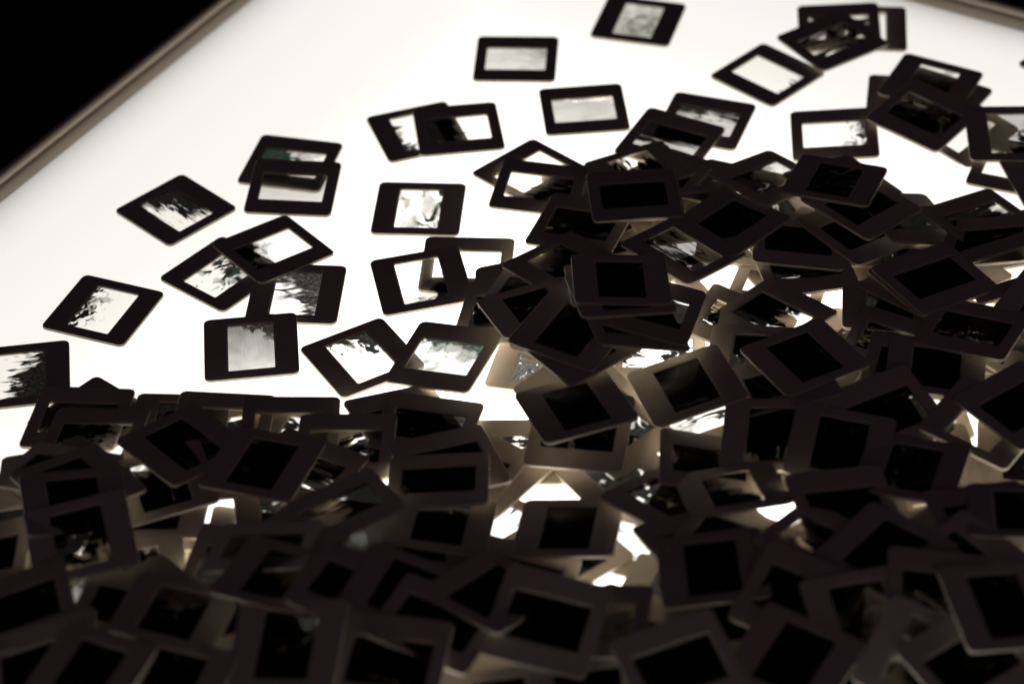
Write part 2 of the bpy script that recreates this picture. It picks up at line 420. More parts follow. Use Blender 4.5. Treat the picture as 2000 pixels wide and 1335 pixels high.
# each slide: x, y, z of its base in mm, turn in degrees, tilt, then the painting of its film, label, group
GROUPS = ['slides lying singly on the lit panel', 'slides in the heap']
SLIDES = [  # unseen slides past the lower and left edges are added to block stray light
(8.49,1425.27,0.05,-4.77,0.0000,0.0000,[0.9,0.5,-1,0.9,0.554,0.7,0,1.2,3,0.35,0,7.714,0.1],'black slide mount lying alone at the top centre, pale grey film with a dark wisp',0),
(47.49,1367.22,0.05,3.64,0.0000,0.0000,[0.3,1,-1,0.7,0.409,2.2,0,1.2,2.6,0.05,0,29.957,0],'slide with plain grey film and clear upper strip, near the top centre one',0),
(85.36,1464.48,0.05,72.84,0.0000,0.0000,[-0.5,-0.3,0.05,1.1,0.747,0.8,0.2,1.2,1,0.6,0,36.09,0],'slide with smoky grey film cut by the top edge of the picture',0),
(-50.07,1272.15,0.05,84.53,0.0000,0.0000,[0,-0.5,-0.35,1.5,0.94,0.05,0.5,1.3,1.5,0.3,0,1.721,0],'lone slide with busy black and white swirls in an upright film, centre left',0),
(-188.25,1279.53,0.05,-46.50,0.0000,0.0000,[-0.8,0.7,0.1,1.3,0.97,0.03,0,1,4,0.1,0,8.876,0],'diamond lying slide with white streaks on black film, farthest left near the table rim',0),
(-220.84,1188.11,0.05,67.28,0.0000,0.0000,[-0.25,1,-0.75,1.3,0.97,0.02,0,3,2.5,0.1,0,55.693,0],'lone slide at the left with clear film and black splatter along one edge',0),
(-124.84,1321.94,0.05,-14.70,0.0000,0.0000,[-0.9,0.1,0.1,0.5,0.97,0.1,1,3,3,0.1,0,4.225,0],'slide with green textured film half under another slide, upper left pair',0),
(-122.18,1295.45,1.47,-6.19,-0.0168,0.0496,[0,0,-2,0.5,0.624,0.015,0,1.2,2.6,0.1,0,7.786,0],'slide with clear pale film lying over the green one, upper left pair',0),
(-157.92,1217.32,0.05,49.07,0.0000,0.0000,[0.6,-0.2,-0.05,1.2,0.9,0.07,0.9,1.5,1.5,0.1,0,56.9,0],'slide with a green blob on its film, under the diamond lying clear slide',0),
(-116.43,1195.86,0.86,84.63,-0.0135,0.0310,[0.75,-0.65,0.25,0.7,0.97,0.09,0,3.5,0.8,0.1,0,37.313,0],'slide with brown brushed film torn open to white, behind two crossing slides',0),
(-130.70,1236.04,1.84,36.38,-0.0268,-0.0509,[-1,0.4,-0.55,0.6,0.97,0.01,0,2.6,1.2,0.1,0,22.14,0],'diamond lying clear slide with a black patch at its left end, bridging two others',0),
(-138.59,1150.37,0.89,94.11,0.0114,0.0401,[1.2,-0.8,-1.15,0.7,0.313,0.06,0,2,2,0.1,-0.8,30.683,0.12],'slide standing square to the view with grey gradient film, alone above the heap left',0),
(-23.37,1217.60,0.05,-5.32,0.0000,0.0000,[0,0,-2,0.5,0.97,0.015,0,1.2,2.6,0.1,0,39.771,0],'pale clear slide half hidden behind a slide with a black stroke, centre',0),
(-48.21,1202.95,1.33,99.83,0.0429,0.0188,[-1,-0.5,-0.55,0.45,0.97,0.008,0,3,1,0.1,0,16.519,0],'slide with clear film and one thick black stroke at lower right, centre',0),
(-79.32,1139.10,0.05,119.46,0.0000,0.0000,[1,-0.5,-0.55,1.1,0.97,0.04,0.35,2.4,2,0.1,0,8.278,0],'tilted slide with dark green torn corner and clear film, left of the curl patterned slide',0),
(-50.91,1350.06,0.05,107.36,0.0000,0.0000,[-0.2,1.2,-0.95,0.8,0.9,0.05,0,2.6,1.2,0.1,0,47.282,0],'slide with pale film and black left edge, left of an overlapping pair',0),
(-27.14,1348.82,1.75,5.92,-0.0087,-0.0005,[-1.3,0,0,0.7,0.97,0.012,0,1.6,2,0.1,0,40.222,0],'slide with half black half clear film lying on the right of the same pair',0),
(117.98,1350.69,0.05,-20.21,0.0000,0.0000,[-0.1,1.2,-0.55,0.9,0.485,0.05,0,1.2,2.6,0.1,0,30.743,0],'slide with grey film torn black at its upper edge, behind a dark banded slide',0),
(95.85,1329.55,1.58,-28.69,-0.0016,0.0345,[-0.2,0.9,0.25,0.6,0.365,0.012,0,0.7,3,0.1,0,49.004,0],'slide with a broad dark band across grey film, upper right of centre',0),
(224.34,1446.68,0.05,83.21,0.0000,0.0000,[0.6,0,-1,0.6,0.97,0.015,0,2.6,1.2,0.1,0,32.945,0],'upright clear slide rightmost of the far cluster, mostly hidden',0),
(207.78,1445.34,2.06,-4.11,0.0580,0.0332,[0,0,0.15,1.3,0.97,0.02,0,1,1,0.1,0,58.855,0],'slide behind the far cluster with dark film and one bright hole',0),
(159.37,1398.12,0.05,-45.72,0.0000,0.0000,[1.2,0.3,-1.35,0.9,0.97,0.05,0.4,1.2,2.6,0.1,0,12.271,0],'diamond lying clear slide with tiny dark specks, left of the far cluster',0),
(201.56,1427.78,3.70,29.50,0.0558,-0.0127,[-0.2,0,-0.15,1.6,0.97,0.015,0,0.8,1.8,0.1,0,33.224,0],'rotated slide on top of the far cluster with black and white blocks in its film',0),
(240.22,1364.99,0.05,80.07,0.0000,0.0000,[0,0,-2,0.5,0.213,0.015,0,2.6,1.2,0.1,0,29.017,0],'slide under the right hand cluster, only its left edge showing',0),
(256.30,1363.89,1.80,-35.00,0.0000,0.0000,[0,0,0.95,1.25,0.609,0.012,0,1.2,2.6,0.1,0,21.196,0],'slide in the right hand cluster showing only one corner at its right',0),
(254.16,1376.22,3.98,62.32,-0.0324,0.0009,[-0.9,0,-0.2,0.5,0.98,0.1,0,2.6,1.2,0.5,0,35.496,0],'slide with clear upper window at the top of the right hand cluster',0),
(265.01,1329.51,2.94,45.48,-0.0732,0.1286,[0.6,0.6,-0.1,0.8,0.97,0.02,0,2.6,1.2,0.1,0,14.118,0],'slide pointing down out of the right hand cluster, lowest tip',0),
(245.00,1339.04,7.15,-40.90,-0.0125,0.0890,[0.2,-0.8,0.3,1,0.97,0.02,0,1.2,2.6,0.1,0,48.132,0],'large dark slide lying across the right hand cluster',0),
(345.05,1396.80,0.05,-50.93,0.0000,0.0000,[0,0,0.95,1.25,0.801,0.012,0,1.2,2.6,0.1,0,52.04,0],'slide tip entering from the right edge of the picture, upper right',0),
(191.86,1330.06,1.49,-3.91,0.0715,0.0080,[1.2,0,-0.8,0.6,0.98,0.1,0,2.4,1.2,0.1,0,7.726,0],'slide with clear film and a grey jar shaped smear, lying flat right of centre',0),
(292.45,1291.63,0.44,-22.12,-0.0065,0.0142,[0,0,-2,0.5,0.97,0.015,0,1.2,2.6,0.1,0,28.024,0],'clear slide under the stack at the right edge, left corner showing',0),
(309.97,1280.09,1.99,100.30,-0.0123,0.0422,[0,0,0.95,1.25,0.545,0.012,0,2.6,1.2,0.1,0,16.629,0],'dark slide with a long left edge running down the right edge of the picture',0),
(292.08,1318.19,5.94,86.15,0.0180,0.0738,[-0.6,-0.7,-0.45,0.9,0.587,0.015,0,2.6,1.2,0.1,0,4.987,0],'slide with grey film and a black brush mark, upper right at the picture edge',0),
(14.69,1129.46,0.05,75.20,0.0000,0.0000,[0,0,0.7,1.4,0.5,0.1,0,3,3,0.1,0,53.757,0],'slide lying low with golden hairy film, half under the central stack',1),
(-179.73,1006.56,0.05,0.22,0.0000,0.0000,[0,0,0.95,1.25,0.8,0.012,0,1.2,2.6,0.1,0,25.797,0],'slide lowest in the fanned stack, rounded right corner lit, bottom one',1),
(-183.69,1012.16,1.97,-5.88,0.0119,-0.0002,[0,0,0.95,1.25,0.8,0.012,0,1.2,2.6,0.1,0,8.861,0],'slide in the fanned stack, third rounded corner from the top',1),
(-179.56,1013.82,4.18,-1.88,0.0338,0.0013,[0,0,0.95,1.25,0.8,0.012,0,1.2,2.6,0.1,0,40.402,0],'slide in the fanned stack, second rounded corner from the top',1),
(-176.88,1020.64,6.27,84.87,0.0464,0.0012,[0,0,0.95,1.25,0.8,0.012,0,2.6,1.2,0.1,0,12.133,0],'slide at the top of the fanned stack with a small black triangle window',1),
(-126.63,994.60,4.83,87.94,-0.1833,-0.1852,[0,0,0.95,1.25,0.8,0.012,0,2.6,1.2,0.1,0,54.086,0],'slide lit grey low beside the bright slit at lower left',1),
(-113.24,1007.74,5.28,98.00,-0.1101,-0.1101,[0,0,0.95,1.25,0.8,0.012,0,2.6,1.2,0.1,0,13.029,0],'slide strip lit beside the bright slit at lower left',1),
(115.56,1198.13,0.05,115.00,0.0000,0.0000,[0,0,-0.9,1.1,0.85,0.05,0.3,4,1,0.1,0,1.984,0],'slide low in the lit gap with clear film and thin black lines',1),
(76.62,1134.04,0.05,-4.00,0.0000,0.0000,[0,0,-0.1,1.8,0.97,0.02,0,2,2,0.1,0,12.046,0],'slide low in the gap with white film torn by black, right of the central stack',1),
(46.33,1242.45,0.05,8.00,0.0000,0.0000,[0,0,-0.7,1,0.7,0.08,0,0.6,4,0.1,0,20.745,0],'slide lying flat with white film low under the heap top',1),
(-152.06,1079.59,0.05,12.00,0.0000,0.0000,[0,0,0.4,1.25,0.8,0.012,0,1.2,2.6,0.1,0,28.134,0],'slide lying under the left row, seen through a clear window, left one',1),
(-109.70,1070.25,1.26,70.00,-0.0389,-0.0000,[0,0,0.2,1.25,0.6,0.012,0,2.6,1.2,0.1,0,54.368,0],'slide lying under the left row, seen through a clear window, middle one',1),
(-75.70,1064.01,1.62,30.00,-0.0464,0.0028,[0,0,0.4,1.25,0.8,0.012,0,1.2,2.6,0.1,0,41.842,0],'slide lying under the left row, seen through a clear window, right one',1),
(274.19,1186.66,0.05,60.00,0.0000,0.0000,[0,0,-2,0.5,0.85,0.015,0,2.6,1.2,0.1,0,20.359,0],'lit slide with clear film low at the right edge',1),
(205.48,1079.82,0.05,5.00,0.0000,0.0000,[0,0,-0.3,0.5,0.6,0.05,0,3,0.5,0.1,0,1.013,0],'slide with lit strips in its film, low gap at right',1),
(-217.20,1096.23,0.05,-41.97,0.0000,0.0000,[0,0,0.95,1.25,0.8,0.012,0,1.2,2.6,0.1,0,9.589,0],'slide corner peeking over the row at left, farthest back',1),
(-224.89,1094.41,2.27,-8.72,0.0341,-0.0192,[0.9,0.2,-0.35,0.7,0.7,0.06,0.6,1.2,2.6,0.1,0,59.786,0],'slide with grey and green film at the left under the cut off one',1),
(-172.56,1086.10,1.81,85.01,-0.0007,0.0001,[0,0,0.95,1.25,0.8,0.012,0,2.6,1.2,0.1,0,27.583,0],'slide in the left row with a lit face and dark upright film',1),
(-149.50,1082.63,4.63,-4.29,-0.0471,-0.0038,[0,0,-2,0.5,0.97,0.015,0,1.2,2.6,0.1,0,41.462,0],'slide with clear film in the left row, behind the tilted black one',1),
(-114.43,1076.73,5.28,0.21,-0.0510,0.0030,[0.9,0.9,-1.35,0.5,0.97,0.25,1,1.2,2.6,0.1,0,3.28,0],'slide with clear film and green tinted corner, middle of the left row',1),
(-55.92,1082.93,2.69,24.62,-0.1325,-0.0440,[0,0,0.95,1.25,0.8,0.012,0,1.2,2.6,0.1,0,2.043,0],'slide lying behind the row, joint line at its left edge',1),
(145.68,1185.59,3.33,-16.97,-0.0402,-0.1392,[0,0,-0.9,0.9,0.6,0.015,0,1.2,2.6,0.1,0,50.753,0],'lit slide in the gap with a clear window and slanting left border',1),
(-204.38,960.64,1.02,70.00,0.0132,0.0362,[0,0,-0.1,1.2,0.12,0.015,0,2.6,1.2,0.1,0,35.273,0],'lit slide with tan film deep in the lower left',1),
(47.99,991.84,0.00,157.73,0.0000,0.0000,[0,0,-0.391,1.2,0.446,0.015,0,1.2,2.6,0.1,0,18.523,0],'half buried dark slide, bottom right centre of heap, leftmost of these',1),
(1.45,1058.34,0.00,177.96,0.0000,0.0000,[0,0,0.4,1.25,0.8,0.012,0,1.2,2.6,0.1,0,19.043,0],'dark slide between others, lower centre of heap, leftmost of these',1),
(94.95,1081.50,0.93,24.41,-0.0153,0.0337,[0,0,-0.093,1.2,0.455,0.015,0,1.2,2.6,0.1,0,5.354,0],'half buried dark slide, lower right centre of heap, rightmost of these',1),
(-6.43,995.42,0.90,53.30,0.0279,-0.0120,[0,0,-0.21,1.2,0.553,0.015,0,1.2,2.6,0.1,0,10.36,0],'half buried dark slide, lower centre of heap, rightmost of these',1),
(150.52,1254.30,0.00,108.62,0.0000,0.0000,[0,0,0.738,1.25,0.8,0.012,0,1.2,2.6,0.1,0,1.475,0],'half buried dark slide, upper right centre of heap, rightmost of these',1),
(-250.71,1017.56,0.00,15.37,0.0000,0.0000,[0,0,1.042,1.25,0.8,0.012,0,1.2,2.6,0.1,0,50.347,0],'buried slide showing only a sliver, lower left of heap',1),
(178.70,1133.60,0.91,52.29,0.0000,-0.0269,[0,0,0.471,1.25,0.8,0.012,0,1.2,2.6,0.1,0,27.978,0],'half buried dark slide, middle right of heap, leftmost of these',1),
(-184.36,969.45,5.39,97.20,0.0464,0.0877,[0,0,0.06,1.2,0.499,0.015,0,1.2,2.6,0.1,0,7.632,0],'dark slide between others, bottom left of heap, second from the left',1),
(129.74,1229.69,2.41,80.39,-0.0041,-0.0279,[0,0,-0.478,1.2,0.54,0.015,0,1.2,2.6,0.1,0,44.355,0],'buried slide showing only a sliver, upper right centre of heap, rightmost of these',1),
(-14.76,1040.21,2.06,50.02,0.0223,-0.0059,[0,0,0.189,1.2,0.618,0.015,0,1.2,2.6,0.1,0,11.739,0],'dark slide between others, lower centre of heap, rightmost of these',1),
(70.69,945.89,1.10,65.98,-0.0321,0.0214,[0,0,0.651,1.25,0.8,0.012,0,1.2,2.6,0.1,0,3.715,0],'half buried dark slide, bottom right centre of heap, second from the left',1),
(21.33,980.72,3.08,128.14,-0.0360,0.0360,[0,0,1.04,1.25,0.8,0.012,0,1.2,2.6,0.1,0,35.904,0],'dark slide between others, bottom centre of heap, rightmost of these',1),
(50.03,1282.44,1.17,16.79,0.0057,-0.0413,[0,0,0.999,1.25,0.8,0.012,0,1.2,2.6,0.1,0,53.745,0],'buried slide showing only a sliver, upper centre of heap',1),
(81.48,1276.01,3.47,38.33,-0.0052,-0.0248,[0,0,1.06,1.25,0.8,0.012,0,1.2,2.6,0.1,0,1.617,0],'slide seen only through film above, upper right centre of heap',1),
(100.52,1284.10,4.87,146.27,-0.0052,-0.0248,[0,0,0.775,1.25,0.8,0.012,0,1.2,2.6,0.1,0,48.308,0],'half buried dark slide, upper right centre of heap, leftmost of these',1),
(-135.16,965.82,9.21,165.77,-0.1042,0.1938,[0,0,1.081,1.25,0.8,0.012,0,1.2,2.6,0.1,0,11.41,0],'dark slide between others, bottom left of heap, rightmost of these',1),
(74.30,1257.69,6.52,19.83,0.0365,0.0368,[0,0,0.597,1.25,0.8,0.012,0,1.2,2.6,0.1,0,5.574,0],'buried slide showing only a sliver, upper right centre of heap, second from the left',1),
(163.22,892.00,0.00,92.76,0.0000,0.0000,[0,0,0.95,1.25,0.8,0.012,0,1.2,2.6,0.1,0,1.078,0],'slide seen only through film above, bottom right of heap, fourth from the left',1),
(35.62,1145.70,1.75,158.34,0.0000,0.0000,[0,0,0.95,1.25,0.8,0.012,0,1.2,2.6,0.1,0,17.579,0],'buried slide showing only a sliver, middle centre of heap',1),
(191.97,1113.41,3.16,26.83,-0.0000,-0.0269,[0,0,0.95,1.25,0.8,0.012,0,1.2,2.6,0.1,0,43.627,0],'slide seen only through film above, middle right of heap, leftmost of these',1),
(-33.85,905.20,0.00,42.39,0.0000,0.0000,[0,0,0.95,1.25,0.8,0.012,0,1.2,2.6,0.1,0,29.591,0],'slide seen only through film above, bottom centre of heap, third from the left',1),
(176.45,1020.85,0.00,91.15,0.0000,0.0000,[0,0,0.95,1.25,0.8,0.012,0,1.2,2.6,0.1,0,51.175,0],'buried slide showing only a sliver, lower right of heap, rightmost of these',1),
(133.97,948.51,1.06,123.16,-0.0310,0.0000,[0,0,0.95,1.25,0.8,0.012,0,1.2,2.6,0.1,0,13.033,0],'slide seen only through film above, bottom right centre of heap, eleventh from the left',1),
(107.40,966.67,3.26,67.77,0.0077,-0.0589,[0,0,-0.306,1.2,0.556,0.015,0,1.2,2.6,0.1,0,18.911,0],'slide seen only through film above, bottom right centre of heap, fifth from the left',1),
(204.84,1201.18,1.04,128.32,-0.0326,-0.0253,[0,0,-0.099,1.2,0.621,0.015,0,1.2,2.6,0.1,0,15.488,0],'slide seen only through film above, upper right of heap',1),
(264.26,1103.81,0.00,177.99,0.0000,0.0000,[0,0,0.95,1.25,0.8,0.012,0,1.2,2.6,0.1,0,58.698,0],'slide seen only through film above, middle right of heap, third from the left',1),
(213.94,1198.16,2.52,72.92,-0.0326,-0.0253,[0,0,0.95,1.25,0.8,0.012,0,1.2,2.6,0.1,0,56.46,0],'half buried dark slide, upper right of heap',1),
(191.16,882.38,1.57,25.16,-0.0486,0.0000,[0,0,0.95,1.25,0.8,0.012,0,1.2,2.6,0.1,0,20.441,0],'slide seen only through film above, bottom right of heap, seventh from the left',1),
(-148.62,1045.15,9.09,99.58,-0.0630,-0.0050,[0,0,0.95,1.25,0.8,0.012,0,1.2,2.6,0.1,0,26.16,0],'buried slide showing only a sliver, lower left centre of heap, leftmost of these',1),
(231.13,1130.91,3.12,80.48,-0.0640,-0.0589,[0,0,0.95,1.25,0.8,0.012,0,1.2,2.6,0.1,0,18.859,0],'buried slide showing only a sliver, middle right of heap, third from the left',1),
(-91.86,857.54,0.00,160.15,0.0000,0.0000,[0,0,0.95,1.25,0.8,0.012,0,1.2,2.6,0.1,0,44.791,0],'light-blocking slide added outside the view, past its lower edge, fifth along it',1),
(-30.05,959.94,3.10,154.58,0.0830,0.0353,[0,0,0.95,1.25,0.8,0.012,0,1.2,2.6,0.1,0,2.401,0],'slide seen only through film above, bottom centre of heap, fifth from the left',1),
(179.06,1072.47,4.89,106.93,0.0000,0.1064,[0,0,0.001,1.2,0.676,0.015,0,1.2,2.6,0.1,0,4.046,0],'slide seen only through film above, lower right of heap, second from the left',1),
(-93.22,898.05,1.54,41.52,0.0212,-0.0459,[0,0,0.005,1.2,0.69,0.015,0,1.2,2.6,0.1,0,24.242,0],'slide seen only through film above, bottom left centre of heap, fifth from the left',1),
(-18.08,890.78,1.70,3.62,0.0000,0.0000,[0,0,0.95,1.25,0.8,0.012,0,1.2,2.6,0.1,0,14.706,0],'half buried dark slide, bottom centre of heap, second from the left',1),
(238.22,1193.13,3.56,124.13,-0.0326,-0.0253,[0,0,0.95,1.25,0.8,0.012,0,1.2,2.6,0.1,0,50.713,0],'buried slide showing only a sliver, upper right of heap, rightmost of these',1),
(-12.52,855.94,2.63,36.27,-0.0051,0.0790,[0,0,-0.249,1.2,0.477,0.015,0,1.2,2.6,0.1,0,44.508,0],'light-blocking slide added outside the view, past its lower edge, seventh along it',1),
(268.27,1084.45,2.93,31.65,-0.0346,0.0950,[0,0,0.95,1.25,0.8,0.012,0,1.2,2.6,0.1,0,32.748,0],'slide seen only through film above, middle right of heap, rightmost of these',1),
(-51.64,989.68,5.61,176.59,-0.0055,-0.1642,[0,0,-0.258,1.2,0.645,0.015,0,1.2,2.6,0.1,0,39.689,0],'slide seen only through film above, lower centre of heap',1),
(-228.63,930.70,2.89,148.13,0.0246,0.0402,[0,0,0.95,1.25,0.8,0.012,0,1.2,2.6,0.1,0,41.537,0],'slide seen only through film above, bottom left of heap, seventh from the left',1),
(-74.59,875.30,4.04,75.34,-0.0804,0.0689,[0,0,0.95,1.25,0.8,0.012,0,1.2,2.6,0.1,0,46.863,0],'slide seen only through film above, bottom left centre of heap, eighth from the left',1),
(-193.20,865.91,0.98,24.05,-0.0259,0.0113,[0,0,0.95,1.25,0.8,0.012,0,1.2,2.6,0.1,0,55.65,0],'light-blocking slide added outside the view, past its lower edge, second along it',1),
(-55.43,905.38,5.91,3.44,-0.0887,0.0092,[0,0,0.95,1.25,0.8,0.012,0,1.2,2.6,0.1,0,8.984,0],'slide seen only through film above, bottom left centre of heap, thirteenth from the left',1),
(240.26,938.99,0.00,46.99,0.0000,0.0000,[0,0,0.95,1.25,0.8,0.012,0,1.2,2.6,0.1,0,37.568,0],'slide seen only through film above, bottom right of heap, seventeenth from the left',1),
(-143.08,873.61,2.68,170.97,0.0218,0.0029,[0,0,0.95,1.25,0.8,0.012,0,1.2,2.6,0.1,0,8.617,0],'light-blocking slide added outside the view, past its lower edge, fourth along it',1),
(-58.75,930.02,8.14,128.40,-0.0887,0.0092,[0,0,0.95,1.25,0.8,0.012,0,1.2,2.6,0.1,0,26.588,0],'slide seen only through film above, bottom left centre of heap, twelfth from the left',1),
(-69.44,955.42,11.84,141.90,0.0015,-0.0440,[0,0,0.95,1.25,0.8,0.012,0,1.2,2.6,0.1,0,47.177,0],'slide seen only through film above, bottom left centre of heap, tenth from the left',1),
(228.47,1021.44,0.85,172.77,-0.0315,0.0000,[0,0,0.95,1.25,0.8,0.012,0,1.2,2.6,0.1,0,53.682,0],'slide seen only through film above, lower right of heap, rightmost of these',1),
(168.41,1037.26,3.68,85.29,0.0067,0.0783,[0,0,-0.369,1.2,0.606,0.015,0,1.2,2.6,0.1,0,45.554,0],'slide seen only through film above, lower right of heap, leftmost of these',1),
(217.31,1150.12,6.46,148.58,-0.0040,-0.0053,[0,0,0.95,1.25,0.8,0.012,0,1.2,2.6,0.1,0,2.124,0],'slide seen only through film above, middle right of heap, second from the left',1),
(232.06,884.95,2.78,2.80,-0.0478,0.0688,[0,0,-0.273,1.2,0.506,0.015,0,1.2,2.6,0.1,0,21.565,0],'slide seen only through film above, bottom right of heap, sixteenth from the left',1),
(55.83,1180.72,2.33,175.49,-0.0275,-0.0706,[0,0,0.95,1.25,0.8,0.012,0,1.2,2.6,0.1,0,9.783,0],'slide seen only through film above, middle centre of heap, rightmost of these',1),
(58.81,1192.99,6.04,45.70,0.0544,0.0143,[0,0,0.088,1.2,0.498,0.015,0,1.2,2.6,0.1,0,59.928,0],'buried slide showing only a sliver, upper right centre of heap, fourth from the left',1),
(214.60,893.14,5.89,59.86,-0.0478,0.0688,[0,0,0.95,1.25,0.8,0.012,0,1.2,2.6,0.1,0,8.641,0],'slide seen only through film above, bottom right of heap, twelfth from the left',1),
(-199.14,916.11,4.50,173.21,-0.0017,0.0565,[0,0,-0.059,1.2,0.427,0.015,0,1.2,2.6,0.1,0,14.659,0],'slide seen only through film above, bottom left of heap, ninth from the left',1),
(125.23,920.12,5.26,161.40,0.0453,0.1358,[0,0,0.95,1.25,0.8,0.012,0,1.2,2.6,0.1,0,21.433,0],'slide seen only through film above, bottom right centre of heap, tenth from the left',1),
(-148.35,866.67,4.24,159.17,0.0218,0.0029,[0,0,0.95,1.25,0.8,0.012,0,1.2,2.6,0.1,0,3.653,0],'light-blocking slide added outside the view, past its lower edge, third along it',1),
(23.41,910.69,4.96,100.21,-0.0018,-0.0343,[0,0,0.95,1.25,0.8,0.012,0,1.2,2.6,0.1,0,52.223,0],'slide seen only through film above, bottom centre of heap, eighth from the left',1),
(108.63,888.80,4.05,1.13,0.0453,0.0516,[0,0,-0.409,1.2,0.523,0.015,0,1.2,2.6,0.1,0,38.182,0],'slide seen only through film above, bottom right centre of heap, eighth from the left',1),
(-166.54,940.29,9.64,151.05,-0.1113,0.1818,[0,0,0.95,1.25,0.8,0.012,0,1.2,2.6,0.1,0,9.585,0],'buried slide showing only a sliver, bottom left of heap, rightmost of these',1),
(234.12,871.51,5.01,150.27,-0.1014,0.1004,[0,0,0.95,1.25,0.8,0.012,0,1.2,2.6,0.1,0,29.896,0],'slide seen only through film above, bottom right of heap, eighteenth from the left',1),
(175.31,1076.26,8.17,82.41,0.0048,0.0559,[0,0,0.95,1.25,0.8,0.012,0,1.2,2.6,0.1,0,4.72,0],'buried slide showing only a sliver, middle right of heap, second from the left',1),
(145.93,1085.22,9.18,61.48,0.2081,0.0284,[0,0,0.95,1.25,0.8,0.012,0,1.2,2.6,0.1,0,36.659,0],'buried slide showing only a sliver, middle right of heap, leftmost of these',1),
(-188.71,894.90,7.44,139.47,0.0437,0.1479,[0,0,0.95,1.25,0.8,0.012,0,1.2,2.6,0.1,0,13.9,0],'slide seen only through film above, bottom left of heap, twelfth from the left',1),
(136.32,1042.02,6.25,79.71,0.2145,0.0488,[0,0,-0.494,1.2,0.48,0.015,0,1.2,2.6,0.1,0,2.318,0],'slide seen only through film above, lower right centre of heap, rightmost of these',1),
(177.57,1222.95,4.28,85.92,-0.0039,-0.0343,[0,0,-0.145,1.2,0.719,0.015,0,1.2,2.6,0.1,0,6.914,0],'buried slide showing only a sliver, upper right of heap, leftmost of these',1),
(-60.49,896.98,10.64,13.62,-0.0981,0.1639,[0,0,0.95,1.25,0.8,0.012,0,1.2,2.6,0.1,0,33.316,0],'buried slide showing only a sliver, bottom centre of heap, leftmost of these',1),
(-50.59,954.69,13.61,103.96,0.0015,-0.0440,[0,0,0.95,1.25,0.8,0.012,0,1.2,2.6,0.1,0,38.219,0],'slide seen only through film above, bottom centre of heap, leftmost of these',1),
(115.47,934.87,9.35,75.93,0.0541,0.0869,[0,0,0.95,1.25,0.8,0.012,0,1.2,2.6,0.1,0,19.488,0],'slide seen only through film above, bottom right centre of heap, ninth from the left',1),
(-186.75,898.31,9.75,64.20,0.0437,0.1479,[0,0,0.95,1.25,0.8,0.012,0,1.2,2.6,0.1,0,38.607,0],'slide seen only through film above, bottom left of heap, thirteenth from the left',1),
(269.25,1114.82,7.45,35.64,0.0582,-0.0568,[0,0,0.95,1.25,0.8,0.012,0,1.2,2.6,0.1,0,21.124,0],'half buried dark slide, middle right of heap, rightmost of these',1),
(255.05,1038.25,2.39,80.76,-0.0456,0.0289,[0,0,0.95,1.25,0.8,0.012,0,1.2,2.6,0.1,0,7.84,0],'half buried dark slide, lower right of heap, rightmost of these',1),
(-130.07,903.48,7.11,81.52,-0.2187,-0.0242,[0,0,0.95,1.25,0.8,0.012,0,1.2,2.6,0.1,0,18.913,0],'slide seen only through film above, bottom left centre of heap, leftmost of these',1),
(90.07,890.92,7.24,137.59,0.0304,0.0465,[0,0,0.95,1.25,0.8,0.012,0,1.2,2.6,0.1,0,23.716,0],'slide seen only through film above, bottom right centre of heap, third from the left',1),
(30.68,900.87,7.67,124.06,0.0201,-0.0312,[0,0,0.95,1.25,0.8,0.012,0,1.2,2.6,0.1,0,54.758,0],'slide seen only through film above, bottom centre of heap, eleventh from the left',1),
(147.91,961.14,7.75,42.04,-0.1633,-0.1475,[0,0,0.047,1.2,0.772,0.015,0,1.2,2.6,0.1,0,6.94,0],'slide seen only through film above, bottom right of heap, second from the left',1),
(-150.64,891.15,13.88,5.68,-0.2150,-0.0009,[0,0,0.95,1.25,0.8,0.012,0,1.2,2.6,0.1,0,5.17,0],'slide seen only through film above, bottom left of heap, rightmost of these',1),
(225.84,887.88,9.21,45.90,-0.1014,0.1004,[0,0,0.95,1.25,0.8,0.012,0,1.2,2.6,0.1,0,33.69,0],'slide seen only through film above, bottom right of heap, fifteenth from the left',1),
(133.84,1046.45,7.67,100.87,0.2145,0.0488,[0,0,-0.097,1.2,0.406,0.015,0,1.2,2.6,0.1,0,57.804,0],'slide seen only through film above, lower right centre of heap, second from the left',1),
(-88.80,893.22,12.86,94.09,0.0795,0.2051,[0,0,0.365,1.2,0.737,0.015,0,1.2,2.6,0.1,0,54.435,0],'slide seen only through film above, bottom left centre of heap, sixth from the left',1),
(-198.79,876.74,12.44,21.56,0.2075,0.0732,[0,0,-0.454,1.2,0.52,0.015,0,1.2,2.6,0.1,0,42.015,0],'slide seen only through film above, bottom left of heap, tenth from the left',1),
(43.73,1173.87,7.04,71.86,0.0500,-0.0002,[0,0,0.097,1.2,0.595,0.015,0,1.2,2.6,0.1,0,4.005,0],'slide seen only through film above, middle centre of heap, second from the left',1),
(-58.22,929.60,19.66,137.93,-0.0846,-0.1405,[0,0,0.95,1.25,0.8,0.012,0,1.2,2.6,0.1,0,48.384,0],'slide seen only through film above, bottom left centre of heap, eleventh from the left',1),
(204.33,1030.25,6.28,97.05,-0.0017,0.1163,[0,0,0.95,1.25,0.8,0.012,0,1.2,2.6,0.1,0,41.002,0],'half buried dark slide, lower right of heap, second from the left',1),
(52.23,919.20,9.21,63.72,0.0149,-0.0347,[0,0,0.95,1.25,0.8,0.012,0,1.2,2.6,0.1,0,8.636,0],'buried slide showing only a sliver, bottom right centre of heap, leftmost of these',1),
(39.21,879.38,11.14,97.27,0.0414,0.0183,[0,0,0.95,1.25,0.8,0.012,0,1.2,2.6,0.1,0,27.897,0],'slide seen only through film above, bottom centre of heap, rightmost of these',1),
